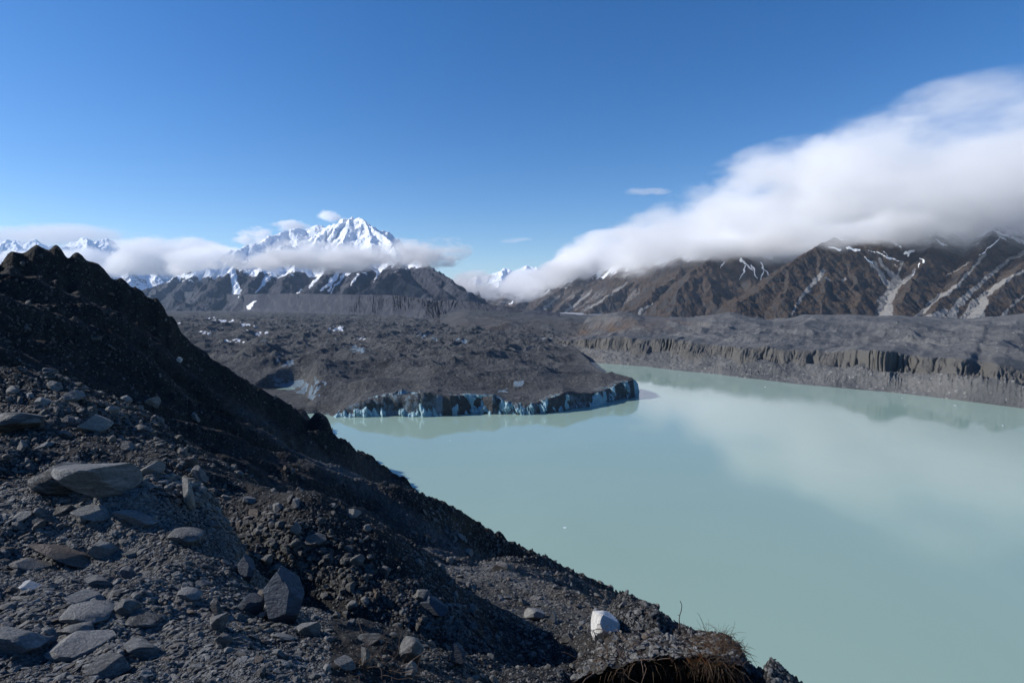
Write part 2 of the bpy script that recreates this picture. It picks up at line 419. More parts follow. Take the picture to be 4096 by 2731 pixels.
def poly_sd(X, Y, poly, closed=True):
    n = len(poly); d = np.full(X.shape, 1e18); ins = np.zeros(X.shape, bool)
    for i in range(n if closed else n-1):
        a = poly[i]; b = poly[(i+1) % n]; e = b-a; wx, wy = X-a[0], Y-a[1]
        t = np.clip((wx*e[0]+wy*e[1])/max(e@e, 1e-9), 0, 1)
        d = np.minimum(d, (wx-t*e[0])**2+(wy-t*e[1])**2)
        if closed and a[1] != b[1]:
            c = ((a[1] > Y) != (b[1] > Y)) & (X < (b[0]-a[0])*(Y-a[1])/(b[1]-a[1])+a[0]); ins ^= c
    d = np.sqrt(d); return np.where(ins, d, -d) if closed else d
gx, gy = fan(105, 720, 1500, 560, 6500, 1000)
gx += 0*gy
sd = poly_sd(gx, gy, poly)
frx = np.interp(gx, WL[:,0], top_h(sA))          # cliff-top height carried inland
near_front = np.exp(-np.clip(sd, 0, None)/45)
ww = 30*fbm(gx/260, gy/260, 3, 3)
hum = (fbm((gx+ww)/150, (gy-ww)/210, 3, 11)*9 + (ridged((gx+gy*.3+ww)/120, (gy-gx*.2)/90, 5, 12, .46)-.7)*10*(1-.6*sst(2000,4500,gy)) + fbm(gx/26, gy/30, 4, 14)*2.2 + (ridged(gx/32, gy/40, 3, 15)-.7)*1.6)
rise = 22 + 14*sst(20, 260, sd) + 12*sst(300, 1800, sd)
gz = near_front*frx + (1-near_front)*(rise + hum*(.55+.45*sst(700, 1100, gy))) + near_front*hum*.16
# mounds seen in the photograph: pixel centre, distance, half-widths, height
for (mx, my, D, a, b, hh) in [(372,395,720,32,26,11),(350,352,1000,60,50,9),(318,383,790,30,40,8),(600,383,790,26,30,9),(470,352,1050,90,60,6),(445,383,770,40,30,6),(520,372,870,40,40,7),(262,349,1000,34,40,12),(560,366,950,50,70,7),(395,338,1300,90,70,8),(570,395,690,30,20,4)]:
    c = P(mx, my, D); gz += hh*np.exp(-((gx-c[0])/a)**2-((gy-c[1])/b)**2)
# two melt ponds beside the moraine
for (mx, my, a, b) in [(279,391,24,46),(298,402,17,24)]:
    c = PZ(mx, my, 0); dd = ((gx-c[0])/a)**2+((gy-c[1])/b)**2
    gz = gz*sst(.75, 2.6, dd) - 3*(1-sst(.4, 1.0, dd))
_px = gx/gy*F*1.0+512
_r1 = ray(278, 405.); lim = CZ+_r1[2]/_r1[1]*gy-1.5
wl_ = sst(318, 306, proj(gx, gy, np.full_like(gx, 5.))[0])*sst(905, 790, gy)
gz = np.where(gz > lim, gz*(1-wl_)+np.maximum(lim, 2)*wl_, gz)
fall = sst(-2.5, 3.0, sd + 1.2*fbm(gx/9, gy/9, 2, 77))
gz = gz*fall - 9*(1-fall)
gpx, gv = proj(gx, gy, gz)
dzy = np.gradient(gz, axis=1)/np.gradient(gy, axis=1)
icem = sst(.6, 1.2, dzy)*.5*(fbm(gx/70, gy/70, 3, 66) > -.05) 
gpw, gvw = gpx+7*fbm(gx/16, gy/40, 3, 8), gv+2.6*fbm(gx/12, gy/30, 3, 9)
for (ex, ey, ew, eh) in [(421,334.5,6.5,2.6),(434,337.5,3,1.4),(463,341,4.5,2.8),(290,364,5,3),(516,382,5,4),(300,388,15,8),(312,396,6,3),(358,349,9,2.5),(283,386,6,3),(505,391,7,1.6),(322,383,4,2)]:
    icem = np.maximum(icem, 1.15*np.exp(-(((gpw-ex)/ew)**2+((gvw-ey)/eh)**2)**1.5)*(.35+.65*sst(-.1, .3, dzy+.3*fbm(gx/9, gy/20, 3, 5))))
snm = .62*np.exp(-((gpx-210)/70)**2-((gv-324)/12)**2)*(gpx > 160)
snm = np.clip(snm*(.25+1.0*np.clip(fbm(gx/50, gy/170, 4, 5)*1.3, 0, 1)), 0, 1)
for (ex, ey, ew, eh) in [(337,328.8,8,2.4),(226,340,7,1.2),(240,341,8,1.5),(262,333,10,1.5),(360,338,6,.9),(205,332,9,2)]:
    snm = np.maximum(snm, .8*np.exp(-(((gpw-ex)/ew)**2+((gvw-ey)/eh)**2)**1.5))
glacier = grid('debris_covered_glacier', gx, gy, gz, m_glac, {'ice': icem, 'snow': snm, 'brown': np.zeros_like(gz)}, keep=(sd > -4))
tag(glacier, kind='structure')

# ---- ice cliff: strip of fluted, broken ice along the waterline and round the tip
LINE = np.vstack([WL, back[:3]]); sL = arclen(LINE)
ns, nh = q_(1500), 34
ss = np.linspace(0, sL[-1], ns)[:, None]; hh = np.linspace(0, 1, nh)[None, :]
bx, by = np.interp(ss, sL, LINE[:,0]), np.interp(ss, sL, LINE[:,1])
tx_ = np.gradient(bx[:,0]); ty_ = np.gradient(by[:,0])
k = np.ones(25)/25; tx_ = np.convolve(np.pad(tx_, 12, 'edge'), k, 'valid'); ty_ = np.convolve(np.pad(ty_, 12, 'edge'), k, 'valid')
tl = np.hypot(tx_, ty_); onx, ony = (ty_/tl)[:, None], (-tx_/tl)[:, None]      # outward normal, towards the lake
th_ = np.where(ss < SL, top_h(np.minimum(ss, SL)), top_h(SL)*(1-.5*(ss-SL)/(sL[-1]-SL)))
th_ = th_ + 1.2*fbm(ss/9, ss*0, 4, 8) + .6
zc = -1.5 + (th_+1.5)*hh
blockn = np.floor(ss/11+1.2*fbm(ss/30, ss*0, 2, 4))
step = pn(blockn*3.7+.5, blockn*1.3+.5, 6)*3.2
off = step + 4.5*(ridged(ss/26, zc/60, 3, 14)-.7) + 3.0*fbm(ss/8+zc/30, zc/16, 4, 15) - 3.5*(hh**2) - 2.0*sst(.15, 0, hh)*(fbm(ss/12, ss*0, 2, 33)+.4)
crev = np.clip(ridged((ss+zc*.35)/17, zc/90, 2, 18)-1.02, 0, 1)*5.5
off = off - crev
dcut = 0
left = sst(170, 60, ss)                             # leaning seracs at the left end
off = off - left*6*hh + left*3*(1-hh)
zc = zc - crev*.4*(hh > .5)
cx, cy = bx+onx*off, by+ony*off
capx = cx[:, -1:]-onx*np.array([[3., 8., 15.]]); capy = cy[:, -1:]-ony*np.array([[3., 8., 15.]]); capz = zc[:, -1:]+np.array([[.5, .2, -3.]])
cx, cy, cz = np.hstack([cx, capx]), np.hstack([cy, capy]), np.hstack([zc, capz])
dirt = .02 + .30*fbm(ss/40, zc*0, 3, 22) + .35*sst(.82, 1., hh) + .16*np.exp(-((ss-245)/75)**2) + .28*np.exp(-((ss-62)/14)**2)
dirt = np.hstack([dirt, np.ones((ns, 3))*1.4])
ice_cliff = grid('ice_cliff', cx, cy, cz, m_ice, {'dirt': dirt}, smooth=False)
tag(ice_cliff, kind='structure')

# ---- terrace and shore on the far side of the lake
z7 = lambda q: (600+.18028*q[0], 212.5+.18028*q[1])
sh = [(552,352),(566,355.5),(582,358.6)] + [z7(q) for q in [(0,833),(130,842),(260,852),(400,870),(520,882),(640,893),(780,912),(900,925),(1080,947),(1300,967),(1500,985),(1650,998),(1800,1015),(2000,1040),(2200,1065),(2352,1084)]] + [(1080,416),(1200,438)]
SH = np.array([PZ(px, v, 0.)[:2] for px, v in sh]); shs = arclen(SH)
na, ni = q_(1500), q_(420)
aa = np.linspace(0, shs[-1], na)[:, None]
uu = np.linspace(0, 1, ni)[None, :]; inl = -14 + 150*uu + 3400*np.clip(uu-.45, 0, 1)**2.2*3.6
sx, sy = np.interp(aa, shs, SH[:,0]), np.interp(aa, shs, SH[:,1])
ker = np.ones(61)/61
sxs = np.convolve(np.pad(sx[:,0], 30, 'edge'), ker, 'valid')[:, None]; sys_ = np.convolve(np.pad(sy[:,0], 30, 'edge'), ker, 'valid')[:, None]
dirx, diry = sxs*0+.5, sxs*0+.866
spread = (1-aa/shs[-1])
dx_ = .72*(1-spread)+.28*spread; dy_ = np.sqrt(1-dx_**2)
txp, typ = sx+dx_*inl + 2*fbm(aa/20, inl/20, 2, 2)*sst(0, 10, inl), sy+dy_*inl
# cliff foot position and height along the shore (arclength fractions read off the photograph)
spx = np.interp(aa, shs, np.array([q[0] for q in sh]))
ctop = np.interp(spx, [552,600,654,726,798,843,888,942,1000,1024,1100], [337+3,336.5,338.5,345,349.5,349,353,357,362,368,372])
foot = np.interp(spx, [540,600,660,740,800,850,890,930,980,1024,1100], [40,72,62,60,78,66,60,46,26,20,20])
fanm = sst(.0, .35, fbm(aa/75, aa*0+3.3, 3, 29)+.12*sst(800, 950, spx)); cw = np.interp(spx, [540,740,830,950,1100], [30,30,28,36,46])*np.clip(1+.7*fbm(aa/70, aa*0, 3, 30), .5, 2)*(1+1.5*fanm)
e0 = sys_+dy_*(foot+cw)
rv = ray(spx, ctop); topz = CZ + rv[2]/rv[1]*e0
topz = np.clip(topz, 30, 60)
topz = topz + 4.5*fbm(aa/85, aa*0, 4, 4)
aw = aa+34*fbm(aa/75, aa*0, 3, 19)+5*fbm(aa/20, inl/20, 2, 9); rill = ridged(aw/12, inl/120, 3, 25); rill2 = ridged(aa/5., inl/50, 3, 26); bayn = fbm(aa/75, inl*0, 3, 27)
fo = foot*(1-.5*fanm) + 26*bayn + (1-.75*fanm)* ((rill-.8)*7*np.interp(spx, [540,700,1100], [.8,1,1.4]) + (rill2-.7)*3.5)*np.clip(.8+1.0*fbm(aa/110, inl/40, 3, 28), .25, 1.4)
tal = 3.2*fbm(aa/50, inl/28, 4, 71) + 1.1*fbm(aa/9, inl/9, 3, 72)
talz = np.interp(spx, [552,700,800,900,1000], [20,24,25,22,20])*sst(0, 1, np.clip(inl, 0, None)/np.maximum(foot, 8))**.8 + tal*sst(0, 25, inl)
steep = sst(0, 1, (inl-fo)/cw)
tz = talz*(1-steep) + topz*steep
tz += steep*(1-steep)*4*(rill2-.7)*2.2
# small freestanding buttresses by the water
for (q, amp, wa, wi, off_) in [((950,845),9,26,12,30),((1580,935),15,16,17,26),((1430,880),11,14,20,52),((1300,930),7,30,14,22),((2100,960),11,34,20,26),((2250,1010),9,22,14,16),((1900,930),9,22,22,40),((100,822),5,60,9,14),((800,880),5,70,10,14),((620,868),4,40,8,12)]:
    px0 = z7(q)[0]; a0 = np.interp(px0, spx[:,0], aa[:,0]) 
    tz += .75*amp*np.exp(-np.abs((aa-a0)/wa)**1.5-((inl-off_)/wi)**2)*(.85+.2*rill2+.2*rill)
pl = sst(cw+foot, cw+foot+60, inl)
rise = 19*sst(0, 1600, inl-foot) 
big = fbm(txp/330, typ/330, 4, 51); rdg = ridged(txp/170+.2*big, typ/210, 4, 52)-.7
tz += pl*(rise + (9*big + 13*rdg)*sst(20, 420, inl-foot) + 1.5*fbm(txp/40, typ/40, 4, 53) + 2.2*(ridged(txp/60, typ/90, 3, 54)-.7))
# skyline of the terrace
sky = [z7(q) for q in [(-300,560),(100,535),(180,548),(250,575),(480,588),(600,565),(720,545),(830,575),(960,608),(1060,580),(1130,560),(1250,562),(1400,558),(1520,568),(1650,566),(1780,585),(1900,600),(2050,597),(2200,572),(2352,552),(2700,540)]]
tpx_, tv_ = proj(txp, typ, np.full_like(tz, 55.))
vs = np.interp(tpx_, [q[0] for q in sky], [q[1] for q in sky])
rs = ray(tpx_, vs); zsky = CZ + rs[2]/rs[1]*typ
cr = 1450+120*fbm(txp/300, typ*0, 2, 88)
wsk = np.exp(-((typ-dy_*0-cr-500)/330)**2)*sst(250, 700, inl)
tz = tz*(1-wsk*.92) + (zsky+1.2*fbm(txp/45, typ/45, 4, 12))*wsk*.92
tz -= sst(2250, 2800, typ)*34
tz = np.where(inl < 0, np.minimum(tz, inl*.8+.3), tz)
lowish = 1-sst(.0, .1, steep)*(1-sst(.93, 1., steep))
brt = .9*np.exp(-((tpx_-620)/70)**2-((typ-1750)/200)**2)
terr = grid('moraine_terrace', txp, typ, tz, m_terr, {'rill': np.clip(1-lowish, 0, 1), 'brown': np.clip(brt*(.6+fbm(txp/60, typ/200, 3, 6)), 0, 1)})
tag(terr, kind='structure')

# ---- middle ground between glacier, terrace and the mountains
mx_, my_ = fan(440, 660, 600, 1500, 7500, 300)
mz = 46 + 8*fbm(mx_/260, my_/330, 4, 61) + 9*(ridged(mx_/230, my_/300, 4, 62)-.7) + 2.2*fbm(mx_/40, my_/50, 4, 63)
vs2 = np.interp(proj(mx_, my_, mz)[0], [440,490,520,560,585,600,612,640], [306,307.5,311,315,316.5,315,311,309])
zs = CZ + ray(512, vs2)[2]/ray(512, vs2)[1]*my_
wq = np.exp(-((my_-3000)/700)**2); mz = mz*(1-wq*.85)+(zs+2*fbm(mx_/60, my_/80, 4, 65))*wq*.85
mz -= sst(3900, 5000, my_)*70
mz -= 30*sst(600, 660, mx_/my_*F+512)
mz -= 40*sst(2200, 1550, my_) + 30*sst(30, 0, proj(mx_, my_, mz)[0]-440)
mbr = np.exp(-((proj(mx_, my_, mz)[0]-505)/50)**2-((my_-2000)/260)**2)*.6
o = grid('old_moraine_ground', mx_, my_, mz, m_glac, {'ice': mz*0, 'snow': mz*0, 'brown': mbr*(.5+fbm(mx_/80, my_/200, 3, 6))}); tag(o, kind='structure')

# ---- distant river flat and base ground out to the horizon
quad_sheet('river_flat', -30000, 30000, 1650, 60000, 24., m_plain)

# ---- lateral moraine wall, fluted, along the foot of the snowy mountain
wtop = [(60,305),(150,291),(200,291.5),(221,293.2),(240,294),(262,293.4),(290,293),(320,293.4),(350,294.2),(380,294.3),(400,295),(420,297.5),(432,300.8),(436,300.6),(445,298.5),(470,301),(500,305.5),(540,310),(575,314)]
wbase = [(60,301),(160,303.5),(221,309.8),(284,313),(330,316),(364,318.8),(400,321.5),(428,323),(450,322),(480,320),(520,320),(575,320)]
wD = [(60,11000),(160,8200),(221,6600),(284,5200),(364,3900),(428,3050),(470,2800),(520,2700),(575,2600)]
na, nb = q_(1700), q_(110)
wp = np.linspace(80, 560, na)[:, None]; tb = np.linspace(-.25, 1.6, nb)[None, :]
D0 = np.interp(wp, *zip(*wD)); vt = np.interp(wp, *zip(*wtop)); vb = np.interp(wp, *zip(*wbase))
Dt = D0*1.045
zb = CZ + ray(wp, vb)[2]/ray(wp, vb)[1]*D0; zt = CZ + ray(wp, vt)[2]/ray(wp, vt)[1]*Dt
Dw = D0 + (Dt-D0)*tb
al = arclen(np.stack([((wp-W/2)/F*D0)[:,0], D0[:,0]], 1))[:, None]
alw = al+70*fbm(al/160, tb*.8, 3, 2)+tb*70+9*fbm(al/30, tb*3, 3, 12); fl = ridged(alw/30, tb*1.0+al/500, 4, 81, .6); fl2 = ridged(alw/12, tb*1.6, 3, 82)
tbc = np.clip(tb, 0, 1)
face = np.where(tbc < .35, tbc*.62, .217+(tbc-.35)*1.2046)
amp = sst(.15, .6, tbc)*(1-.35*sst(.93, 1.0, tbc))*np.interp(wp, [100,300,360,430,500], [.7,.8,1,1.3,.8])
wz = zb+(zt-zb)*face - 40*np.clip(-tb, 0, 1) - (zt-zb)*.55*np.clip(tb-1, 0, 1)
wz += 3*fbm(al/120, tb, 3, 83)*sst(0,.2,tbc)
amp = amp*np.clip(.7+1.1*fbm(al/350, tb*1.2, 3, 84), .15, 1.3)*np.interp(wp, [240,330,370,440,470,520], [.35,.5,1,1,.6,.1])
Dw = Dw - amp*(fl-.75)*14 - amp*(fl2-.7)*4
wX = (wp-W/2)/F*Dw + 0*tb
wsn = np.zeros_like(wz); wpx2, wv2 = proj(wX, Dw, wz)
def streak(px, v, lines, base=None, ws=1.):
    px = px + 2.2*fbm(px/9, v/9, 4, 7); v = v + 1.6*fbm(px/8, v/8, 4, 8)
    m = np.zeros_like(px) if base is None else base
    for (x0, y0, x1, y1, w0, w1) in lines:
        ex, ey = x1-x0, y1-y0; t = np.clip(((px-x0)*ex+(v-y0)*ey)/(ex*ex+ey*ey), 0, 1)
        d = np.hypot(px-x0-t*ex, v-y0-t*ey)/(w0+(w1-w0)*t)/ws
        m = np.maximum(m, np.exp(-(d**2)*.7))
    return m
wsn = streak(wpx2, wv2, [(256,300.5,248,307.5,.5,2.2)])
wall = grid('lateral_moraine', wX, Dw, wz, m_mtn, {'snow': wsn*1.1, 'scree': .22+.25*(1-np.clip(amp, 0, 1))+.25*fbm(al/90, tb*3, 4, 86)}); tag(wall, kind='structure')

# ================================================================== MOUNTAINS
def ridge_field(X, Y, lines, slope, floor):
    best = np.full(X.shape, -1e9); aB = np.zeros(X.shape); dB = np.full(X.shape, 1e9)
    a0 = 0
    for ln in lines:
        sl = slope
        pts3 = [P(*q[:3]) for q in ln]
        for A, B in zip(pts3[:-1], pts3[1:]):
            e = B[:2]-A[:2]; L2 = e@e; L = math.sqrt(L2)
            t = np.clip(((X-A[0])*e[0]+(Y-A[1])*e[1])/L2, 0, 1)
            d = np.hypot(X-A[0]-t*e[0], Y-A[1]-t*e[1])
            h = A[2]+(B[2]-A[2])*t
            z = h - sl*d
            # side sign makes gullies differ on each flank
            sg = np.sign((X-A[0])*e[1]-(Y-A[1])*e[0])
            m = z > best
            best = np.where(m, z, best); aB = np.where(m, a0+t*L+sg*5000, aB); dB = np.where(m, d, dB)
            a0 += L
        a0 += 3000
    return best, aB, dB
def mountain(name, box, lines, slope, floor, gul, warp, m, snowf, screef, seed, ga=1.):
    X, Y = fan(*box)
    s = warp
    Xw = X + s*fbm(X/(s*4), Y/(s*4), 4, seed); Yw = Y + s*fbm(X/(s*4)+9, Y/(s*4), 4, seed+1)
    # keep the crest lines themselves where the photograph has them
    z, a, d = ridge_field(X+(Xw-X)*.55, Y+(Yw-Y)*.55, lines, slope, floor)
    g = sst(0, gul*2.2, d)
    n1 = ridged((a+gul*.5*fbm(X/gul/2, Y/gul/2, 3, seed+4))/gul, d/gul/5, 4, seed+2); n2 = ridged(a/gul*3.1, d/gul/1.6, 4, seed+3)
    z = z + ga*(g*(n1-.75)*gul*.42 + sst(0, gul, d)*(n2-.7)*gul*.13)
    z = z + (.35+.65*sst(0, gul*1.6, d))*(ridged(X/gul/1.2, Y/gul/1.2, 5, seed+7)-.75)*gul*.20*ga + fbm(X/gul*3, Y/gul*3, 5, seed+8)*gul*.07
    z = np.maximum(z, floor-60)
    px, v = proj(X, Y, z)
    sn = snowf(X, Y, z, a, d, n1, n2, px, v); sr = screef(X, Y, z, a, d, n1, n2, px, v)
    o = grid(name, X, Y, z, m, {'snow': sn, 'scree': sr}, keep=(z > floor-55)); tag(o, kind='structure'); return o
def slope_of(X, Y, z):
    gx_ = np.gradient(z, axis=1)/np.maximum(np.hypot(np.gradient(X, axis=1), np.gradient(Y, axis=1)), 1)
    gy_ = np.gradient(z, axis=0)/np.maximum(np.hypot(np.gradient(X, axis=0), np.gradient(Y, axis=0)), 1)
    return np.hypot(gx_, gy_)

main = [
 [(492,307,5200),(470,293.5,5400),(447,279,5800),(425,264,6500),(394,244.4,8000),(387,238.5,8200),(380,233.5,8400),(374,228.5,8550),(369,224.5,8700),(364,219.5,8850),(359,217,8950),(355,219,8980),(351,215.6,9000),(346,218.5,9000),(339,220.5,9000),(332,226,8900),(324,230,8800),(313,238,8600),(303,241.5,8400),(294,246,8200),(283,245,8000),(272,251,7800),(260,257,7600),(237,265,7200),(215,283,6800)],
 [(351,216,9000),(345,221,9500),(330,226,10200),(324,229,10500),(321,224.5,10500),(317,223.5,10500),(312,226,10500),(310,227.5,10500),(303,229,10400),(296,227.8,10300),(288,230.5,10200),(276,233,10000),(270,238,9850),(264,241,9700),(256,243,9600),(249,243.5,9500),(240,248,9300),(229,252,9200),(222,256,9100),(218,266,8900),(197,271,8800),(178,275,8700),(163,283,8500),(135,291,8300),(110,300,8200)],
 [(351,216,9000),(347,230,8500),(342,245,8000),(335,262,7200),(322,282,6200),(312,296,5700)],
 [(324,230,8800),(310,250,8000),(298,264,7300),(284,284,6500),(272,296,6100)],
 [(364,219.5,8850),(372,238,8200),(370,255,7400),(362,270,6600),(346,289,5900)],
 [(387,238.5,8200),(396,252,7300),(400,264,6600),(396,270,6000),(383,280,5500),(362,291,5100),(350,297,4950)],
 [(396,270,6000),(408,281,5500),(420,290,5200),(435,302,4900)],
 [(237,265,7200),(228,278,7000),(214,291,6700)],
 [(272,251,7800),(262,268,7200),(250,283,6700),(243,294,6400)],
 [(197,271,8800),(185,283,8200),(172,295,7600)],
 [(178,275,8700),(160,290,8000),(146,299,7600)],
 [(425,264,6500),(440,285,5700),(452,303,5200)]]
def sn_main(X, Y, z, a, d, n1, n2, px, v):
    s = slope_of(X, Y, z)
    alt = sst(300, 560, z-120+110*fbm(X/500, Y/500, 4, 4)+ (400-px)*.45 + 60*(.7-n1))
    sn = alt*1.2 - .42*sst(.85, 1.3, s)*(1-.35*sst(900,1300,z))
    # avalanche gullies that carry snow below the cloud
    sn = np.maximum(sn, 1.2*sst(.62, .38, n1)*sst(250, 420, z-120)*(px < 400))
    sn = streak(px, v, [(232,272,236,287,4,3.5),(236,287,238,291,3.5,5),(268,277,256,292,3,.8),(322,272,309,287,2.4,1),(342,268,322,290,2.5,.9),(347,272,330,292,1.2,.8),(340,272,327,290,1.5,1),(302,289,295,293,.9,.5),(357,274,351,284,1.2,.6),(378,272,374,282,1,.5),(440,302,447,304,.6,.5),(452,302,458,305,.5,.5)], np.clip(sn, 0, 1.2))
    return sn
def sr_main(X, Y, z, a, d, n1, n2, px, v):
    return .9*sst(.7, .4, n1)*sst(300, 150, z-120) + .35*sst(230, 120, z-120)
mountain('snow_capped_mountain', (95, 520, 1500, 4600, 12500, 640), main, .74, 40, 300, 75, m_mtn, sn_main, sr_main, 101, .8)

def sn_far(X, Y, z, a, d, n1, n2, px, v):
    return 1.05 - .55*sst(.9, 1.4, slope_of(X, Y, z)) + .2*sst(600, 1300, z)
zero = lambda X, Y, z, a, d, n1, n2, px, v: z*0
farl = [[(-60,246,16000),(-20,243,16000),(0,241,16000),(15,239,16000),(22,241.5,16000),(33,239.4,16000),(40,242,16000),(45,244.6,16000),(56,254,15800),(64,248,15600),(71,243,15500),(78,238.5,15400),(84.5,235.8,15300),(90,238,15300),(95,240.5,15300),(101,239.5,15300),(106,238.2,15300),(112,242,15300),(119,245,15200),(127,251,15000),(137,255,14800),(147,259.5,14600),(154,262,14500),(161,263,14500),(175,272,14500),(190,268,15500),(205,266,16000),(230,285,16000)],
  [(84.5,236,15300),(90,250,14000),(86,262,13000),(100,285,12000)],[(119,245,15200),(130,262,14000),(128,280,13000)],[(15,239,16000),(20,260,14500)],[(147,259.5,14600),(160,280,13500)],[(45,244.6,16000),(50,270,14500)]]
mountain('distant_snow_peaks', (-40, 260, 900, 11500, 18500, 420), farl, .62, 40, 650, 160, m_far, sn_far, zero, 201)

cen = [[(430,300,15500),(445,291,16000),(455,284,16500),(465,279,17000),(472,277.5,17000),(479,273.8,17000),(485,276,17000),(490,273.4,17000),(496,272,17000),(500,270,17000),(503.7,267.6,17000),(508,269,17000),(513,270.8,17000),(519,267,17000),(525,265.2,17000),(531,266,17000),(535.6,265.6,17000),(542,269,17000),(552,266,17000),(562,262,17000),(572,258,17000),(600,256,17000),(650,258,17000)],
  [(503.7,268,17000),(500,282,15500),(495,296,14200)],[(525,265.4,17000),(530,280,15500),(520,296,14000)],[(545,268,17000),(552,285,15500)],[(479,274,17000),(474,290,15500)]]
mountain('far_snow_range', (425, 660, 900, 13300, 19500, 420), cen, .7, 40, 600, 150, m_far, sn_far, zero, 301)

rm1 = [[(480,290,14000),(500,286,13000),(520,282,12000),(560,274,10000),(600,266,8600),(640,259,7300),(680,254,6400),(705,250,6000),(735,247,5800),(775,244,5800),(820,240,5900)],
  [(705,250,6000),(716,255,5500),(709,260.5,5200),(697,268,5000),(684,284,4650),(676,300,4450),(668,314,4300)],
  [(697,268,5000),(712,286,4650),(716,304,4400),(720,316,4300)],
  [(735,247,5800),(745,262,5300),(752,284,4900),(762,300,4700)],
  [(680,255,6300),(680,266,5900),(677,275,5600),(660,287,5150),(640,303,4850),(626,312,4750)],
  [(640,262,7200),(633,281,6600),(612,293,6200),(590,310,5900)],
  [(600,266,8500),(588,285,7900),(570,300,7400),(556,309,7100)],
  [(575,268,9500),(562,288,8700),(545,300,8200),(533,308,7900)],
  [(545,274,10600),(532,290,9900),(518,303,9300),(510,308,9100)],
  [(520,278,12000),(510,292,11300),(499,304,10700)],
  [(500,283,13000),(492,295,12500),(483,306,12000)]]
def sn_r1(X, Y, z, a, d, n1, n2, px, v):
    alt = sst(330, 560, z-120+90*fbm(X/220, Y/220, 4, 4)+ np.interp(px, [480,560,640,760],[230,140,-20,-30]))
    sn = .9*alt*(.5+.7*sst(.85,.5,n2)) + .25*sst(.6,.4,n1)*alt
    return streak(px, v, [(528,287,521,297,1.2,.5),(536,290,528,300,.8,.4),(549,288,541,296,.7,.4),(513,300,509,304,.6,.4),(752,265,757,278,.9,.5),(760,262,772,280,.7,.4),(745,266,740,280,.8,.3),(764,268,760,285,.5,.3),(724,262,721,268,.6,.3),(740,258,752,270,1.1,.5)], sn)
def sr_r1(X, Y, z, a, d, n1, n2, px, v):
    return np.maximum(.5*sst(.5, .3, n1)*sst(420, 100, z-120)*(px < 640), streak(px, v, [(628,282,601,300,1.2,.6),(560,295,545,308,.8,1.2),(592,290,566,312,.8,1.6),(655,302,640,312,.4,2),(605,299,590,308,.6,1)]))
mountain('brown_mountain_range', (470, 830, 1500, 4100, 14800, 620), rm1, .74, 40, 190, 65, m_brown, sn_r1, sr_r1, 401, .28)

rm2 = [[(834,238,3900),(860,232,4150),(900,226,4400),(960,222,4600),(1040,212,4600),(1130,200,4500),(1250,180,4300)],
  [(834,238,3900),(816,246.5,3720),(801,255.5,3600),(789,263,3500),(775,275,3380),(762,287.5,3280),(748,297,3210),(738,302,3160),(731,312,3130)],
  [(834,238,3900),(848,262,3620),(856,282,3380),(858,300,3180),(852,320,3000)],
  [(789,263,3500),(790,282,3300),(780,300,3120),(776,318,3000)],
  [(816,246.5,3720),(822,270,3450),(824,292,3230),(818,318,3020)],
  [(868,234,4250),(880,240,4050),(884,256,3850),(885,264,3750)],
  [(940,224,4600),(934,240,4150),(925,258,3700),(912,282,3300),(900,304,3020),(893,322,2880)],
  [(1000,216,4600),(990,236,4050),(972,262,3560),(950,290,3150),(930,316,2880)],
  [(1060,210,4500),(1046,236,3900),(1024,262,3420),(998,290,3080),(975,318,2820)],
  [(1120,201,4500),(1110,230,3700),(1076,270,3250),(1045,300,2920),(1020,325,2700)],
  [(1200,190,4300),(1180,240,3500),(1130,290,3000),(1090,320,2700)]]
def sn_r2(X, Y, z, a, d, n1, n2, px, v):
    alt = .95*sst(370, 540, z-120+90*fbm(X/150, Y/150, 4, 4))
    sn = alt*(.30+.75*sst(.9,.5,n2))
    return streak(px, v, [(866,257,873,263,.9,.7),(870,250,886,256,.9,.5),(884,251,888,256,.8,.5),(885,256,901,262,.9,.5),(905,253,913,250,2.2,1.2),(909,252,910,256,1.6,.8),(921,258,925,262,.9,.7),(920,263,919,268,1.2,.7),(914,272,911,275,.8,.8),(990,247,1003,234,.8,.4),(979,255,991,246,.5,.8),(905,279,902,281,.5,.5),(893,262,896,266,.5,.3),(828,246,840,250,1.2,2),(846,247,858,250,2,1.2)], sn, .62)
def sr_r2(X, Y, z, a, d, n1, n2, px, v):
    L = [(823,272,797,302,2.0,1.3),(825,276,830,281,.8,.8),(846,278,842,280,1.5,1.5),
      (872,262,888,284,2.2,3),(878,258,893,276,1.5,2),(901,262,897,280,1.2,2.2),(914,270,903,283,1.5,2.2),(897,280,886,300,4.5,6.5),(886,300,884,316,6.5,8),
      (984,254,958,285,1.3,1.5),(958,285,930,303,1.6,2.2),(930,303,915,318,2.2,2.5),(970,262,945,276,.5,.4),
      (1024,252,1005,262,1.5,1.5),(1005,262,975,288,1.8,2),(975,288,958,304,2.2,3),(958,304,950,320,3,5),(1024,270,1003,282,1.5,1.5),(1003,282,972,305,2,3.5),(972,305,968,320,4,8),(985,300,975,320,4,7),(1008,310,1000,322,1.5,3),(795,305,793,314,1,.8),(944,312,930,320,3,6),(1024,295,1010,306,.8,1.2)]
    return np.maximum(.35*sst(.5,.3,n1), streak(px, v, L)*1.1)
mountain('scree_streaked_mountain', (715, 1200, 1700, 2600, 5200, 620), rm2, .72, 40, 120, 34, m_brown, sn_r2, sr_r2, 501, .22)

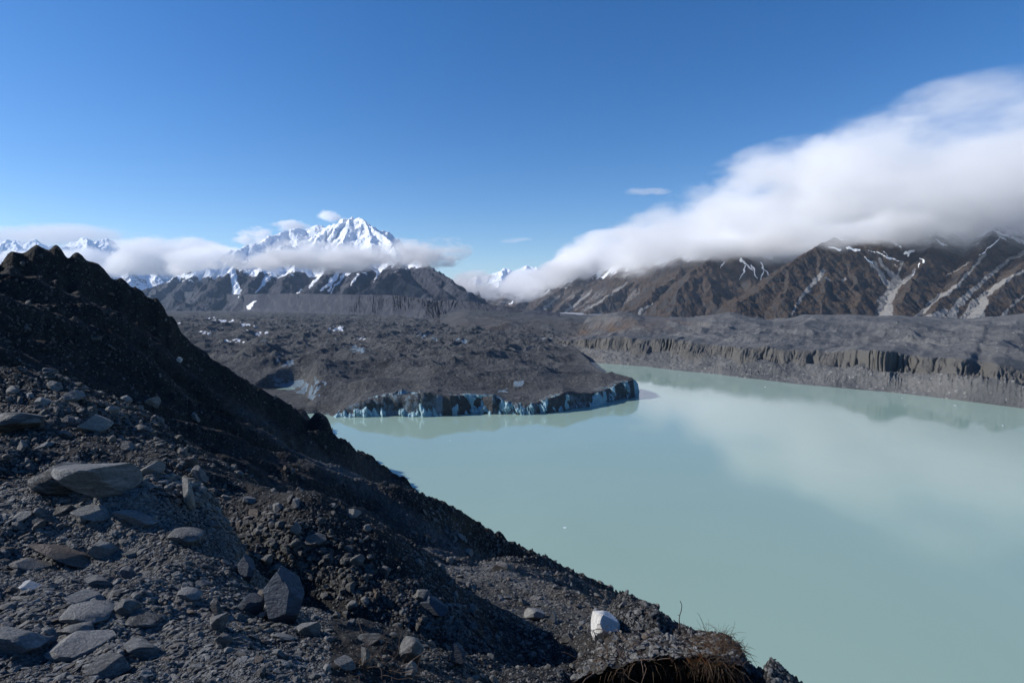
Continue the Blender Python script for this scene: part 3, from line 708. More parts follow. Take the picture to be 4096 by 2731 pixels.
# ================================================================== STONES
def rock_mesh(seed, sub=3, dims=(1, 1, 1), cuts=9, rough=.05, low=.62):
    r = random.Random(seed); bm = bmesh.new(); bmesh.ops.create_icosphere(bm, subdivisions=sub, radius=1.0)
    planes = []
    for i in range(cuts):
        n_ = Vector((r.gauss(0, 1), r.gauss(0, 1), r.gauss(0, 1))).normalized(); planes.append((n_, r.uniform(low, .93)))
    sd = r.uniform(0, 99)
    for v in bm.verts:
        p = v.co.copy()
        for n_, d in planes:
            k = p.dot(n_)-d
            if k > 0: p -= n_*k
        v.co = Vector((p.x*dims[0], p.y*dims[1], p.z*dims[2]))*.62
    co = np.array([v.co for v in bm.verts])
    if rough:
        f = fbm(co[:,0]*3+sd+co[:,2]*2, co[:,1]*3+sd-co[:,2]*1.5, 4, seed % 50)
        for v, k in zip(bm.verts, f): v.co *= 1+rough*float(k)
    bm.normal_update()
    V = np.array([v.co for v in bm.verts], np.float32); Fc = np.array([[v.index for v in f.verts] for f in bm.faces], np.int32)
    bm.free(); return V, Fc
def basis(nn, yaw, tilt, roll):
    """rotation matrices (k,3,3) whose z follows nn, turned by yaw about it, plus a random tilt"""
    z = nn + np.stack([np.cos(roll)*tilt, np.sin(roll)*tilt, 0*tilt], -1); z /= np.linalg.norm(z, axis=1)[:, None]
    a = np.stack([np.cos(yaw), np.sin(yaw), 0*yaw], -1); x = a - z*(a*z).sum(1)[:, None]; x /= np.linalg.norm(x, axis=1)[:, None]
    y = np.cross(z, x); return np.stack([x, y, z], -1)
cell = np.zeros(GZ.shape)
a1 = np.diff(px_, axis=0)[:, :-1]*np.diff(v_, axis=1)[:-1] - np.diff(v_, axis=0)[:, :-1]*np.diff(px_, axis=1)[:-1]
inf = vis & (px_ > -12) & (px_ < W+12) & (v_ < H+16)
cell[:-1, :-1] = np.abs(a1)*inf[:-1, :-1]
cell = np.minimum(cell, 30)
def sample(nn, wgt):
    pr = (cell*wgt).ravel(); cs = np.cumsum(pr); k = np.searchsorted(cs, rng.random(nn)*cs[-1]); k = np.minimum(k, pr.size-1)
    i, j = k // NR, k % NR
    return near_pt(i+rng.random(nn), j+rng.random(nn)) + (px_.ravel()[k], v_.ravel()[k])
bench = sst(60, 0, np.abs(0))*((rr < 12.5) & (px_ < 330))        # the gravel bench in the lower left
bench = ((rr < 12.5) & (px_ < 330)).astype(float)
rib = np.exp(-(((px_-70)/150)**2+((v_-430)/60)**2)**2)*((rr < 34))
rib = np.maximum(rib, np.exp(-((v_-(500+(px_-200)*.52))/26)**2)*((px_ > 130) & (px_ < 470) & (rr < 30)))
right = (px_ > 420)*(rr < 60)
hillf = (rr > 60)
protos_s = [rock_mesh(100+i, 1, (1, .72, .34) if i % 3 else (1, .8, .62), 12, .0, .38) for i in range(16)]
protos_m = [rock_mesh(200+i, 2, (1, .68, .32) if i % 3 else (1, .8, .62), 14, .02, .40) for i in range(16)]
def scatter(nn, wgt, smin, smax, powr, protos, flat):
    P0, nn_, sx, sv = sample(nn, wgt); d = np.linalg.norm(P0-np.array([0, 0, CZ]), axis=1)
    s = smin*(1-rng.random(nn)*(1-(smax/smin)**-powr))**(-1/powr)
    size = s*d/F*np.interp(d, [0, 45, 90], [1, .85, .5])
    inb = (sx < 330) & (d < 14)
    yaw = np.where(inb, rng.normal(.55, .45, nn), rng.uniform(0, 6.3, nn))
    tilt = np.where(inb, rng.uniform(0, .45, nn), rng.uniform(.0, 1.0, nn))
    B = basis(nn_, yaw, tilt, rng.uniform(0, 6.3, nn))
    tone = rng.random(nn)**1.3; tone = tone*np.where(inb, .85, np.where(sx > 400, .8, .36)) + np.where(inb, .28, 0)  # painted light: stones paler on the sunlit bench, darker on the shaded slope
    return P0, B, size, tone
def merge(P0, B, size, tone, protos):
    VV, FF, TT = [], [], []; base = 0
    pid = rng.integers(0, len(protos), len(P0))
    for k, (V, Fc) in enumerate(protos):
        m = pid == k; c = m.sum()
        if not c: continue
        st = rng.uniform(.7, 1.35, (c, 1, 3))
        w = np.einsum('nij,nvj->nvi', B[m], V[None]*st*size[m][:, None, None]) + (P0[m] + B[m][:, :, 2]*size[m][:, None]*.10)[:, None]
        VV.append(w.reshape(-1, 3)); FF.append((Fc[None]+np.arange(c)[:, None, None]*len(V)+base).reshape(-1, 3)); base += c*len(V)
        TT.append(np.repeat(tone[m], len(V)))
    return np.vstack(VV), np.vstack(FF), np.concatenate(TT)
w1 = .42 + 1.3*bench + .8*rib + .5*right + .1*hillf - .25*(rr > 30)*(px_ < 330)
w1 = np.clip(w1*(.55+.9*np.clip(fbm(GX/1.7, GY/1.7, 3, 77)+.5, 0, 1.3)), .03, None)
K1 = int(82000*QF)
A = scatter(K1, w1, 1.3, 4.8, 2.2, protos_s, 1); V1, F1, T1 = merge(*A, protos_s)
w2 = np.clip(1.1*bench + 2.4*rib + .5*right + .10*(rr > 20), .02, None)*np.clip(.35+fbm(GX/2.5, GY/2.5, 3, 78)*1.2, .08, 2)
A = scatter(int(3600*QF), w2, 4.6, 10, 2.4, protos_m, 1); V2, F2, T2 = merge(*A, protos_m)
gravel = link_mesh('loose_rubble', np.vstack([V1, V2]), np.vstack([F1, F2+len(V1)]), m_stone, {'tone': np.concatenate([T1, T2])}, smooth=False)
tag(gravel, 'grey loose rubble and shingle covering the moraine slope', 'rubble', kind='stuff')

# ---- stones one can pick out, each an object of its own
protos_b = []
for i in range(16):
    V, Fc = rock_mesh(400+i, 4, (1, .85, .8), 7, .045, .74) if i > 13 else rock_mesh(300+i, 4, (1, .66, .36) if i % 2 else (1, .82, .7), 17, .022, .42)
    me = bpy.data.meshes.new('stone'); me.from_pydata(V.tolist(), [], Fc.tolist()); me.polygons.foreach_set('use_smooth', [True]*len(Fc)); me.update()
    try: me.set_sharp_from_angle(angle=R(16))
    except Exception: pass
    protos_b.append(me)
def proto(i, m):
    me = protos_b[i].copy(); me.materials.append(m); return me
pm = {(i, m.name): proto(i, m) for i in range(16) for m in (m_rock, m_pale, m_blue)}
fi, fj = np.nonzero(inf); fpx, fv = px_[inf], v_[inf]
def ground_at(px, v):
    k = int(((fpx-px)**2+(fv-v)**2).argmin()); i, j = np.array([float(fi[k])]), np.array([float(fj[k])])
    p, nn = near_pt(i, j); return p[0], nn[0]
def place_rock(name, px, v, wpx, hpx, ang, idx, m=m_rock, depth=.75, sink=.25, lift=0):
    p, nn = ground_at(px, v+hpx*.30); d = np.linalg.norm(p-np.array([0, 0, CZ])); k = d/F
    o = bpy.data.objects.new(name, pm[(idx, m.name)]); col.objects.link(o)
    dims = protos_b[idx]; bb = np.array([c[:] for c in o.bound_box]); ext = bb.max(0)-bb.min(0)
    sc_ = .86 if (wpx > 20 and wpx > hpx and v > 500) else 1.05
    wm, hm = wpx*k*sc_, hpx*k*sc_*1.05; dm = max(wm, hm)*depth if hpx > wpx else wm*depth
    o.scale = (wm/ext[0], dm/ext[1], hm/ext[2])
    yaw = math.atan2(p[0], p[1])
    o.rotation_euler = (Matrix.Rotation(-yaw, 3, 'Z') @ Matrix.Rotation(-R(ang), 3, 'Y') @ Matrix.Rotation(R(8), 3, 'X')).to_euler()
    o.location = Vector(p) + Vector((0, 0, hm*(.5-sink))) + Vector((p[0], p[1], 0)).normalized()*dm*.15
    return o
HAND = """
boulder|110|486|60|29|-16|4|r|large grey boulder with a smooth sloping top above the gravel bench
boulder|66|482|44|22|-6|15|r|dark rounded boulder just left of the large sloping boulder
boulder|156|470|20|12|8|4|r|flattish grey boulder on the shaded slope above the upright stone
stone|190|463|12|10|0|6|r|small pale stone perched above the shaded gully
stone|200|477|13|15|0|8|r|dark blocky stone below the small pale perched stone
upright_stone|188|496|8|28|12|1|r|narrow upright stone standing like a plank at the top of the bench
flat_stone|95|513|36|14|-16|3|r|grey slab with a shaded end at the upper edge of the bench
flat_stone|187|538|33|11|-14|5|r|broad pale slab near the right edge of the gravel bench
boulder|100|553|25|17|-8|6|r|square-ended grey boulder in the middle of the gravel bench
flat_stone|72|554|58|9|-26|7|r|long dark sloping slab left of the square-ended boulder
flat_stone|36|566|30|8|-26|9|r|shorter dark slab at the foot of the long dark slab
flat_stone|143|520|42|10|-18|11|r|long thin slab lying along the crest of the bench
stone|129|575|14|12|-10|8|r|chunky blue-grey stone in the middle of the bench
flat_stone|101|585|20|10|-20|13|r|pale blue-grey slab below the square-ended boulder
flat_stone|89|600|36|11|-20|3|r|brown-grey layered slab left of the bench centre
stone|126|612|18|13|-24|10|r|pale rounded stone beside the black slab
flat_stone|143|618|30|14|-22|1|r|black smooth slab near the bench centre
flat_stone|91|617|42|12|-12|5|r|wide greenish grey slab on the lower bench
flat_stone|80|630|25|10|-10|7|r|thick slab just under the wide greenish one
flat_stone|89|645|50|17|-10|9|r|large striped slab in the lower part of the bench
flat_stone|22|646|52|20|-16|11|r|big smooth lilac-grey slab at the lower left edge
flat_stone|146|651|33|14|-16|13|r|pale elongated slab right of the large striped slab
flat_stone|110|669|38|20|-10|3|r|broad pale triangular slab at the bottom of the picture
stone|220|628|13|18|-20|4|r|upright oval stone on the right part of the bench
stone|222|641|14|10|-14|6|r|oval pale stone under the upright oval one
stone|30|587|14|7|-30|1|p|bright white stone on the left of the bench
flat_stone|190|597|23|9|-24|5|r|slanting blue-grey slab on the right of the bench
stone|216|610|10|13|-10|8|r|small light block near the bench's right edge
boulder|247|572|13|24|10|2|b|upright blue-grey boulder stuck in the edge of the bench
boulder|284|605|30|50|14|2|b|tall leaning blue boulder standing out of the dark gully
boulder|250|606|27|22|0|15|b|round dark blue boulder beside the tall blue boulder
stone|266|599|11|15|0|12|r|brownish stone wedged between the two blue boulders
stone|296|531|10|12|0|0|r|grey stone on the rib crest, upper one of a row
boulder|314|538|18|10|0|2|r|pale lumpy boulder on the rib crest
stone|359|560|14|11|0|4|r|rounded grey boulder further down the rib crest
stone|384|570|11|9|0|6|r|angular grey stone below the rounded boulder of the rib crest
boulder|434|611|22|22|20|8|b|blue-grey boulder with a white streak at the lower end of the rib
boulder|421|600|15|13|0|10|r|dark boulder directly above the blue-grey streaked one
flat_stone|369|641|32|9|0|9|r|long white-topped slab on the near skyline of stones
stone|365|660|8|19|16|1|r|narrow pale stone standing in the near rubble
boulder|414|655|20|27|-12|12|r|large brown-grey boulder in the shaded hollow
boulder|458|661|14|20|18|0|b|pointed blue boulder low in the shaded hollow
stone|411|671|10|14|0|2|r|pale blue stone at the bottom of the shaded hollow
flat_stone|346|664|25|10|-24|3|r|sloping dark slab in the near rubble
boulder|312|631|19|14|-14|4|r|grey boulder on the lip of the near rubble
boulder|500|569|20|11|0|6|r|dark rounded boulder on the brown rib
stone|460|539|8|9|30|8|r|pointed reddish stone on the brown rib
stone|468|553|9|7|0|10|r|grey block below the pointed reddish stone
boulder|537|615|19|13|0|12|r|pale boulder at the foot of the brown earth bank
stone|553|619|8|11|0|0|r|upright reddish stone at the foot of the brown earth bank
boulder|567|639|11|10|0|2|r|round pale boulder in the scree left of the white boulder
boulder|609|637|25|38|14|12|p|big white boulder standing at the left of the grassy knob
boulder|155|402|13|10|0|4|r|pale boulder alone on the dark slope
stone|178|361|5|5|0|6|p|small bright stone high on the dark slope
stone|198|417|7|9|0|8|r|grey stone below the pale boulder on the dark slope
boulder|48|375|14|8|-8|10|r|rounded boulder on top of the left rubble rib
boulder|22|423|36|18|0|12|r|large dark block in the rubble at the left edge
boulder|97|426|24|14|0|0|r|dark boulder at the right side of the left rubble rib
boulder|74|398|14|10|0|2|r|grey boulder near the top of the left rubble rib
"""
used = []
for ln in HAND.strip().split('\n'):
    nm, a, b, w_, h_, g_, i_, mk, lb = ln.split('|')
    a, b, w_, h_, g_ = map(float, (a, b, w_, h_, g_))
    o = place_rock(nm, a, b, w_, h_, g_, int(i_), {'r': m_rock, 'p': m_pale, 'b': m_blue}[mk], sink=.22 if h_ < w_ else .12)
    tag(o, lb, nm.replace('_', ' ')); used.append((a, b, max(w_, h_)*.55))
used = np.array(used)
ZONES = [('flat_stone', lambda x, v, d: (d < 12.5) & (x < 320), 130, (6.5, 14), 'grey slab bedded among others in the gravel bench', 'slabs bedded in the gravel bench', bench, True),
 ('boulder', lambda x, v, d: (d < 36) & (x < 240) & (v < 500), 60, (8, 18), 'grey boulder in the heap on the left rubble rib', 'boulders heaped on the left rubble rib', rib, False),
 ('stone', lambda x, v, d: (x > 230) & (x < 480) & (d < 30), 50, (7, 15), 'grey stone in the shaded gully and its lip', 'stones of the shaded gully', ((px_ > 230) & (px_ < 480) & (rr < 30))*1., False),
 ('stone', lambda x, v, d: (x > 440) & (d < 70), 36, (5.5, 10), 'pale grey stone in the scree below the brown rib', 'stones in the scree below the brown rib', ((px_ > 440) & (px_ < 640) & (rr < 40))*1., False)]
for nm, cond, cnt, (s0, s1), lb, gp, wg, flat in ZONES:
    P0, nn_, sx, sv_ = sample(cnt*3, wg + 0.); d = np.linalg.norm(P0-np.array([0, 0, CZ]), axis=1); k = 0
    for q in range(len(P0)):
        if k >= cnt: break
        s = s0*(1-rng.random()*(1-(s1/s0)**-2.))**(-1/2.)
        if not cond(sx[q], sv_[q], d[q]) or (np.hypot(used[:,0]-sx[q], used[:,1]-sv_[q]) < used[:,2]+s*.45).any() or sx[q] < 2 or sv_[q] > 680: continue
        used = np.vstack([used, [sx[q], sv_[q], s*.45]]); size = s*d[q]/F
        idx = int(rng.integers(0, 7))*2 + (1 if (flat and rng.random() < .75) else 0)
        o = bpy.data.objects.new(nm, pm[(idx, (m_rock if True else m_pale).name)]); col.objects.link(o)
        yaw = np.array([rng.normal(.5, .35) if flat else rng.uniform(0, 6.3)]); Bm = basis(nn_[q:q+1], yaw, np.array([rng.uniform(0, .4 if flat else .9)]), np.array([rng.uniform(0, 6.3)]))[0]
        o.rotation_euler = Matrix(Bm.tolist()).to_euler(); o.scale = [size*float(u) for u in rng.uniform(.75, 1.25, 3)]
        o.location = Vector(P0[q]) + Vector(Bm[:, 2])*size*.10
        tag(o, lb, nm, gp); k += 1

# ================================================================== DEAD PLANTS ON THE NEAR # the overhanging knob of rubble and peat: top sheet and undercut face
def kp(px, v, D): return P(px, v, D)
kpx = np.linspace(572, 749, 150); tops = np.interp(kpx, [572,592,602,612,640,665,694,706,722,734,741,749], [676,655,640,630,629,632,636,633,634,641,650,668])
edge = np.interp(kpx, [572,590,610,640,660,700,725,740,749], [680,674,668,660,656,656,662,664,672]) + 1.5*fbm(kpx/9, kpx*0, 3, 4)
rows = []
for q in np.linspace(0, 1, 26):
    rows.append([kp(a_, t_+(e_-t_)*q**1.1, 11.6-2.2*q+0*a_) for a_, t_, e_ in zip(kpx, tops, edge)])
K3 = np.array(rows); kn = .07*fbm(K3[:,:,0]*3, K3[:,:,1]*3, 4, 5)+.03*fbm(K3[:,:,0]*11, K3[:,:,1]*11, 3, 6)
K3[:,:,2] += kn
bkr = []
for q in (3, 2, 1): bkr.append(K3[0]+np.array([0, .5*q, -.42*q*q]))
K4 = np.vstack([np.array(bkr), K3])
knob = bpy.data.objects.new('overhanging_knob', None); col.objects.link(knob); tag(knob, 'rubble knob with a dark peaty undercut at the bottom right of the slope', 'earth bank')
grid('rubble_top', K4[:,:,0], K4[:,:,1], K4[:,:,2], m_moraine, {'brown': .25+.4*sst(690, 735, K4[:,:,0]/K4[:,:,1]*F+512), 'scree': .3+0*K4[:,:,0]}, parent=knob)
fc = []
for q in np.linspace(0, 1, 22):
    row = K3[-1].copy(); row[:,1] += .75*np.sin(q*2.0)+0.*row[:,1] - .06*np.sin(q*40); row[:,2] -= 1.25*q; row[:,1] += .12*fbm(row[:,0]*4, row[:,0]*0+q*5, 3, 7); fc.append(row)
fc = np.array(fc); n_f, m_f = fc.shape[:2]
link_mesh('peat_face', fc.reshape(-1, 3), grid_faces(n_f, m_f), m_soil, parent=knob)
kr, kb, ks = [], [], []
for i in range(900):
    a_, b_ = rng.uniform(0, 149), 25*rng.random()**.8; p_ = K3[int(b_), int(a_)] + rng.normal(0, .03, 3)*np.array([1, 1, .1]); kr.append(p_); ks.append(rng.uniform(2.0, 5.5)*10.5/F if rng.random() < .85 else rng.uniform(6, 10)*10.5/F)
kr, ks = np.array(kr), np.array(ks); nnk = np.tile([0., -.2, .97], (len(kr), 1))
V, Fc, T = merge(kr, basis(nnk, rng.uniform(0, 6.3, len(kr)), rng.uniform(0, .9, len(kr)), rng.uniform(0, 6.3, len(kr))), ks, rng.random(len(kr))*.6+.4, protos_m)
tag(link_mesh('knob_rubble', V, Fc, m_stone, {'tone': T}, smooth=False), 'grey rubble strewn over the top of the knob', 'rubble', kind='stuff')
_old_ground = ground_at
def ground_at(px, v):
    j = int(np.argmin(np.abs(kpx-px)))
    if 575 < px < 748 and tops[j]-1 < v:
        e_ = edge[j]
        if v <= e_: return K3[int(np.clip((v-tops[j])/(e_-tops[j]), 0, 1)*25), j], np.array([0, 0, 1.])
        q = int(np.clip((v-e_)/20, 0, 1)*21*.5); return fc[q, j], np.array([0, -1., .1])
    return _old_ground(px, v)
def tubes(paths, radii, sides=4):
    VV, FF, TT = [], [], []; base = 0
    for pth, (r0, r1), tone in zip(paths, radii, np.random.default_rng(3).random(len(paths))):
        pth = np.asarray(pth); k = len(pth); t = np.gradient(pth, axis=0); t /= np.linalg.norm(t, axis=1)[:, None]+1e-9
        a = np.cross(t, [0.31, 0.17, .93]); a /= np.linalg.norm(a, axis=1)[:, None]+1e-9; b = np.cross(t, a)
        an = np.arange(sides)*2*np.pi/sides; rad = np.linspace(r0, r1, k)[:, None, None]
        v = pth[:, None] + rad*(np.cos(an)[None, :, None]*a[:, None]+np.sin(an)[None, :, None]*b[:, None])
        VV.append(v.reshape(-1, 3))
        i = np.arange(k-1)[:, None]*sides; j = np.arange(sides)[None]; jn = (j+1) % sides
        FF.append(np.stack([i+j, i+jn, i+jn+sides, i+j+sides], -1).reshape(-1, 4)+base); base += k*sides; TT.append(np.full(k*sides, tone))
    return np.vstack(VV), np.vstack(FF), np.concatenate(TT)
def curve(p, d, L, n=9, droop=.6, wob=.15):
    p = np.array(p, float); d = np.array(d, float); d /= np.linalg.norm(d); out = [p.copy()]
    for i in range(n):
        d = d + np.array([rng.normal(0, wob), rng.normal(0, wob), rng.normal(0, wob)-droop/n]); d /= np.linalg.norm(d); p = p+d*L/n; out.append(p.copy())
    return out
def blades(name, spots, cnt, Lr, rad, droop, m, label, cat, wob=.15, up=(-.3, 1.)):
    paths, rd = [], []
    for i in range(cnt):
        px, v = spots(); g, nn = ground_at(px, v)
        d = np.array([rng.normal(0, .8), rng.normal(-.25, .6), rng.uniform(*up)])
        L = rng.uniform(*Lr); paths.append(curve(g-np.array([0, 0, .02]), d, L, 8, droop, wob)); r = rng.uniform(*rad); rd.append((r, r*.35))
    V, Fc, T = tubes(paths, rd, 3); o = link_mesh(name, V, Fc, m, {'tone': T}); tag(o, label, cat, kind='stuff' if name == 'root_tangle' else None); return o
blades('grass_tussock', lambda: (rng.normal(715, 13), rng.normal(651, 8)), 1500, (.15, .5), (.003, .007), 1.3, m_straw, 'dead reddish brown grass clump on the edge of the near knob', 'grass')
blades('matted_grass', lambda: (rng.uniform(600, 745), 666+rng.normal(0, 8)), 600, (.12, .42), (.0025, .006), 1.6, m_straw, 'mat of dead grass hanging over the dark undercut at the bottom', 'grass', up=(-.8, .5))
blades('root_tangle', lambda: (rng.uniform(585, 640), rng.normal(655, 9)), 60, (.4, 1.1), (.006, .013), .5, m_root, 'tangle of thin dark roots in front of the white boulder', 'roots', .38)
blades('bare_shrub_twigs', lambda: (rng.uniform(350, 400), rng.normal(664, 7)), 50, (.2, .6), (.003, .006), .2, m_root, 'bare brown twigs among the stones of the shaded hollow', 'twigs', .3)
g, nn = ground_at(679, 628)
Ls = 25.*np.linalg.norm(g-np.array([0, 0, CZ]))/F
pts_ = [g+np.array([dx*Ls/25, 0, dz*Ls/25]) for dx, dz in [(0,-2),(0,0),(.3,4),(-.3,8),(.2,12),(1.4,16),(1.9,20),(1.3,23),(.3,25)]]
side = [pts_[2], pts_[2]+np.array([1.0,0,1.0])*Ls/25, pts_[2]+np.array([1.5,0,.2])*Ls/25]; side2 = [pts_[4], pts_[4]+np.array([-1.2,0,.3])*Ls/25, pts_[4]+np.array([-2.,0,.6])*Ls/25]
V, Fc, T = tubes([pts_, side, side2], [(Ls*.018, Ls*.012), (Ls*.01, Ls*.006), (Ls*.01, Ls*.006)], 5)
tag(link_mesh('bare_twig', V, Fc, m_root, {'tone': T*.3}), 'thin bare stem standing up against the lake on the slope edge', 'twig')
#dead fern: two curled fronds with rows of leaflets
g, nn = ground_at(705, 656); k = np.linalg.norm(g-np.array([0, 0, CZ]))/F
VV, FF = [], []
for (x0, y0, x1, y1, sag) in [(-8, 5, 11, -2, -7), (-18, 1, -6, 4, -5)]:
    for t in np.linspace(0, 1, 26):
        x = (x0+(x1-x0)*t)*k; z = (y0+(y1-y0)*t+sag*math.sin(math.pi*t))*k; L = (2.6*math.sin(math.pi*(.12+.85*t))+.6)*k
        for s in (-1, 1):
            b = len(VV); c = g+np.array([x, -.18, z+.02]); dd = np.array([.25*L, -.3*L, s*L]); wv = np.array([.35*k, 0, .05*k])
            VV += [c-wv, c+wv, c+dd+wv*.3, c+dd-wv*.3]; FF.append((b, b+1, b+2, b+3))
tag(link_mesh('dead_fern', VV, FF, m_fern), 'rust-orange curled dead fern in the grass clump', 'fern')

# ================================================================== FLOATING ICE
fl = [(565,527,3.6,'small white ice floe alone in the middle of the lake'),(450,440,1.5,''),(587,447,1.2,''),(508,398.5,7,'low blue-white ice block at the foot of the ice cliff'),(519,398,5,'smaller ice block beside the larger one at the foot of the ice cliff'),
 (656,378,1.3,''),(664,380,1.2,''),(765,386.5,2.2,''),(768,402,1.,''),(784,399.5,1.,''),(700,386,1.2,''),(625,366,1.2,''),(680,375,1.4,''),(902,397.5,2,''),(955,405,2.2,''),(1003,425,2,''),(337,416.5,2.2,''),(345,417,1.8,''),(905,405,1,'')]
for px, v, w_, lb in fl:
    p = PZ(px, v, 0.); k = np.linalg.norm(p-np.array([0, 0, CZ]))/F
    V, Fc = rock_mesh(int(px), 2, (1, .8, .5), 7, .1, .5)
    o = link_mesh('ice_floe', V, Fc, m_floe, smooth=False); o.location = p; o.scale = (w_*k*.85, w_*k*.7, w_*k*.32); o.rotation_euler = (0, 0, px)
    if lb: tag(o, lb, 'ice floe')
    else: tag(o, 'tiny white fragment of ice drifting on the lake', 'ice floe', 'tiny ice fragments on the lake')

# ================================================================== CLOUDS
def cloud_mat(name, dens, A, B, C, scale, stretch=(.75, .75, 1.7), seed=0., step=.3, aniso=.0, base=None):
    m = bpy.data.materials.new(name); m.use_nodes = True; n = N(m); t = m.node_tree
    tc = t.nodes.new('ShaderNodeTexCoord').outputs['Object']
    d = t.nodes.new('ShaderNodeVectorMath'); d.operation = 'DOT_PRODUCT'; t.links.new(tc, d.inputs[0]); t.links.new(tc, d.inputs[1])
    f = n.math('SUBTRACT', 1.0, d.outputs['Value'])
    ad = t.nodes.new('ShaderNodeVectorMath'); ad.operation = 'ADD'; t.links.new(n.scale(n.pos(), stretch), ad.inputs[0]); ad.inputs[1].default_value = (seed*1000, seed*777, 0)
    nz = n.noise(ad.outputs[0], scale, 6, .66)
    v = n.math('ADD', n.math('MULTIPLY', f, A), n.math('MULTIPLY', n.math('SUBTRACT', nz, .5), B))
    v = n.math('SUBTRACT', v, C)
    v = n.math('MULTIPLY', v, n.ramp(f, .0, .12))
    if base:
        sp = t.nodes.new('ShaderNodeSeparateXYZ'); t.links.new(n.pos(), sp.inputs[0])
        zz = n.math('ADD', sp.outputs[2], n.math('MULTIPLY', n.math('SUBTRACT', nz, .5), base[2]))
        v = n.math('MULTIPLY', v, n.ramp(zz, base[0], base[0]+base[1]))
    v = n.math('MULTIPLY', n.math('MINIMUM', n.math('MAXIMUM', v, 0.0), 1.0), dens)
    vs = t.nodes.new('ShaderNodeVolumeScatter'); vs.inputs['Color'].default_value = (1, 1, 1, 1); vs.inputs['Anisotropy'].default_value = aniso
    t.links.new(v, vs.inputs['Density'])
    o = t.nodes.new('ShaderNodeOutputMaterial'); t.links.new(vs.outputs[0], o.inputs['Volume'])
    try: m.cycles.volume_step_rate = step
    except Exception as ex: print('step', ex)
    return m
def ico(sub=3):
    bm = bmesh.new(); bmesh.ops.create_icosphere(bm, subdivisions=sub, radius=1.0)
    me = bpy.data.meshes.new('puff'); bm.to_mesh(me); bm.free(); return me
def puff(name, px, v, D, r, rz, m, parent=None):
    me = ico(); me.materials.append(m); o = bpy.data.objects.new(name, me); col.objects.link(o)
    c = P(px, v, D); o.location = c; o.scale = r; o.rotation_euler = (0, 0, R(rz))
    if parent: o.parent = parent
    return o
def cloud_root(label, group=None):
    o = bpy.data.objects.new('cloud', None); col.objects.link(o); tag(o, label, 'cloud', group); return o
bank = cloud_root('huge grey-white cloud bank over the brown range on the right')
mb = [cloud_mat('cloud_bank_%s' % k, dn, 1.5, 6.4, .5, .0011, seed=1.3, step=.22, base=b) for k, dn, b in [('near', .0023, (400, 230, 420)), ('middle', .0032, (370, 200, 400)), ('far', .006, (300, 160, 300)), ('summit', .009, (300, 100, 200))]]
for (px, v, D, rx, ry, rz_, rot, k) in [(1090,208,4200,1500,1100,780,0,0),(955,188,4150,1000,1200,720,10,0),(842,236,3750,420,420,150,0,3),(880,232,3900,420,420,150,0,3),(720,246,5200,520,420,150,0,3),(770,246,4900,520,420,150,0,3),(868,208,4450,900,1300,680,15,0),(785,221,5050,850,1400,680,18,1),(700,242,6300,850,1700,640,18,1),(615,264,8300,850,2000,520,18,2),(548,283,10800,800,1700,360,18,2),(575,274,8800,650,1300,330,18,3),(640,258,7300,700,1300,400,18,1)]:
    puff('cloud_puff', px, v, D, (rx, ry, rz_), rot, mb[k], bank)
m_band = cloud_mat('cloud_band', .006, 1.9, 9.5, .75, .0030, seed=4.7, step=.22)
m_wisp = cloud_mat('cloud_wisp', .010, 1.5, 5.6, .65, .0036, seed=2.2, step=.22)
m_faint = cloud_mat('faint_wisp', .0022, 1.6, 5.6, .65, .0036, seed=3.2, step=.22)
m_low = cloud_mat('low_cloud', .008, 1.6, 5.0, .6, .0013, seed=6.1, step=.25)
band = cloud_root('long white cloud band across the middle of the tall snowy peak')
for (px, v, D, rx, ry, rz_, rot) in [(240,262,6000,520,480,120,0),(285,261,5900,460,480,130,0),(318,256,5700,560,480,190,0),(362,258,5500,500,450,140,-4),(398,254,5300,480,400,170,-8),(425,257,5200,420,380,130,-8)]:
    puff('cloud_puff', px, v, D, (rx, ry, rz_), rot, m_band, band)
c = cloud_root('rounded greyish cloud at the right end of the band on the snowy peak')
puff('cloud_puff', 441, 251, 5300, (300, 280, 165), 0, m_band, c)
c = cloud_root('bright low cloud bank between the far left peaks and the snowy mountain')
for q in [(10,262,11500,1500,900,330,0),(90,262,11500,1600,900,360,0),(160,257,11000,1500,900,480,0),(205,262,9300,800,700,380,0)]:
    puff('cloud_puff', *q[:3], q[3:6], q[6], m_low, c)
c = cloud_root('thin pale cloud layer high behind the far left peaks')
puff('cloud_puff', 60, 236, 22000, (4200, 1500, 520), 0, cloud_mat('thin_layer_cloud', .0012, 1.7, 3.2, .45, .0006, seed=8.1, step=.25), c)
c = cloud_root('low grey cloud in the gap right of the snowy mountain')
for q in [(470,286,6400,430,400,190,0),(510,290,8500,700,500,190,0)]: puff('cloud_puff', *q[:3], q[3:6], q[6], m_band, c)
c = cloud_root('small white cloud touching the left of the summit'); puff('cloud_puff', 331, 216, 9900, (260, 220, 130), 0, m_wisp, c)
c = cloud_root('thin white cloud above the long back ridge'); puff('cloud_puff', 290, 226, 11500, (520, 250, 140), 0, m_wisp, c)
c = cloud_root('white cloud spilling over the left shoulder of the back ridge'); puff('cloud_puff', 256, 237, 11000, (480, 300, 240), 0, m_wisp, c)
c = cloud_root('thin streak of cloud left of the tip of the cloud bank'); puff('cloud_puff', 645, 191, 12000, (620, 300, 80), 8, m_faint, c)
c = cloud_root('faint small wisp of cloud above the gap in the valley'); puff('cloud_puff', 516, 240, 15000, (500, 200, 90), 0, m_faint, c)

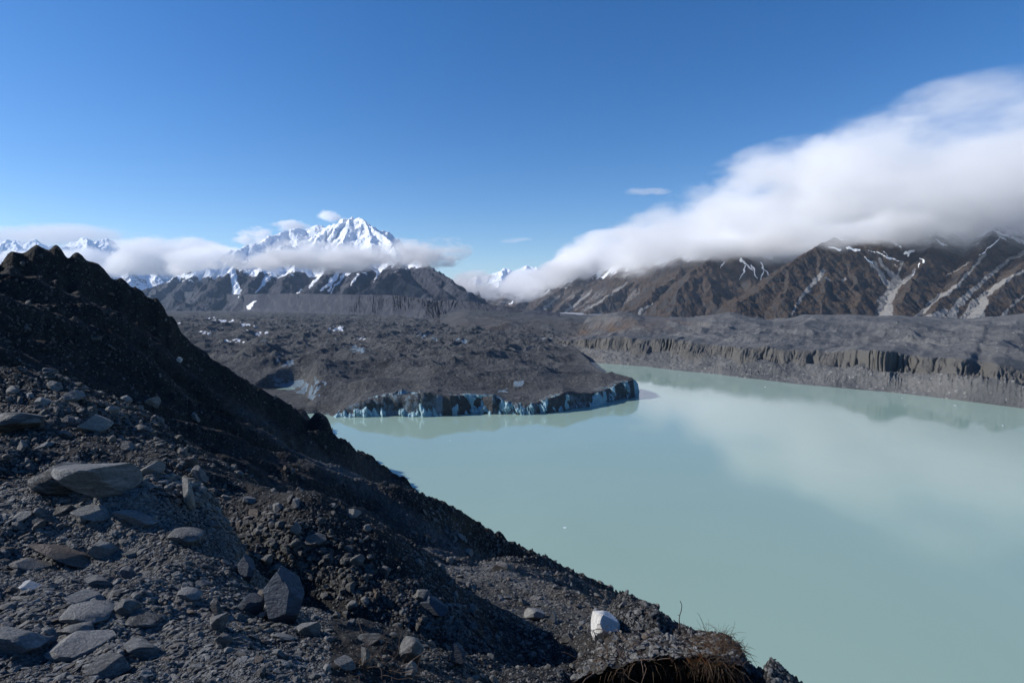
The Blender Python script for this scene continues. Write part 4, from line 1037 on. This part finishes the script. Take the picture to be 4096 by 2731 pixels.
# ================================================================== CAMERA, SKY, SUN
cd = bpy.data.cameras.new('camera'); cam = bpy.data.objects.new('camera', cd); col.objects.link(cam)
cam.location = (0, 0, CZ); cam.rotation_euler = (math.pi/2-PITCH, 0, 0)
cd.sensor_width = 36; cd.lens = 36*F/W; cd.clip_start = .1; cd.clip_end = 90000
sc.camera = cam
SUN_EL, SUN_AZ = R(32.5), R(-87)            # azimuth from +Y, towards +X
world = bpy.data.worlds.new('World'); sc.world = world; world.use_nodes = True
wt = world.node_tree; wt.nodes.clear()
sky_ = wt.nodes.new('ShaderNodeTexSky'); sky_.sky_type = 'NISHITA'; sky_.sun_disc = False
sky_.sun_elevation = SUN_EL; sky_.sun_rotation = SUN_AZ; sky_.altitude = 1500; sky_.air_density = 1.0; sky_.dust_density = .5; sky_.ozone_density = 2.0
bg = wt.nodes.new('ShaderNodeBackground'); bg.inputs[1].default_value = .128
wo = wt.nodes.new('ShaderNodeOutputWorld'); hs = wt.nodes.new('ShaderNodeHueSaturation'); hs.inputs['Saturation'].default_value = 1.37; hs.inputs['Hue'].default_value = .508; wt.links.new(sky_.outputs[0], hs.inputs['Color']); wt.links.new(hs.outputs[0], bg.inputs[0]); wt.links.new(bg.outputs[0], wo.inputs[0])
sd_ = bpy.data.lights.new('sun', 'SUN'); sd_.energy = 5.0; sd_.angle = R(.53); sd_.color = (1, .95, .88)
sun = bpy.data.objects.new('sun', sd_); col.objects.link(sun)
sv = Vector((math.sin(SUN_AZ)*math.cos(SUN_EL), math.cos(SUN_AZ)*math.cos(SUN_EL), math.sin(SUN_EL)))
sun.rotation_euler = sv.to_track_quat('Z', 'Y').to_euler(); sun.location = sv*200+Vector((0,0,CZ))
sc.view_settings.view_transform = 'Standard'; sc.view_settings.look = 'None'; sc.view_settings.exposure = .1; sc.view_settings.gamma = 1
cy = sc.cycles
cy.use_denoising = True; cy.max_bounces = 14; cy.diffuse_bounces = 2; cy.glossy_bounces = 2; cy.volume_bounces = 12; cy.transparent_max_bounces = 8
cy.use_adaptive_sampling = True; cy.adaptive_threshold = .02

# ---- thin blue mountain air
import os
if os.environ.get('HAZE', '1') == '1':
    hm = bpy.data.materials.new('mountain_air'); hm.use_nodes = True; ht = hm.node_tree; ht.nodes.clear()
    pv = ht.nodes.new('ShaderNodeVolumePrincipled'); pv.inputs['Color'].default_value = (.5, .72, 1, 1); pv.inputs['Density'].default_value = 1.6e-5; pv.inputs['Anisotropy'].default_value = .2
    ho = ht.nodes.new('ShaderNodeOutputMaterial'); ht.links.new(pv.outputs[0], ho.inputs['Volume'])
    x0, x1, y0, y1, z0, z1 = -32000, 32000, -1500, 62000, -70, 1900
    V = [(x0,y0,z0),(x1,y0,z0),(x1,y1,z0),(x0,y1,z0),(x0,y0,z1),(x1,y0,z1),(x1,y1,z1),(x0,y1,z1)]
    hz = link_mesh('haze', V, [(0,3,2,1),(4,5,6,7),(0,1,5,4),(1,2,6,5),(2,3,7,6),(3,0,4,7)], hm, smooth=False); tag(hz, kind='stuff')
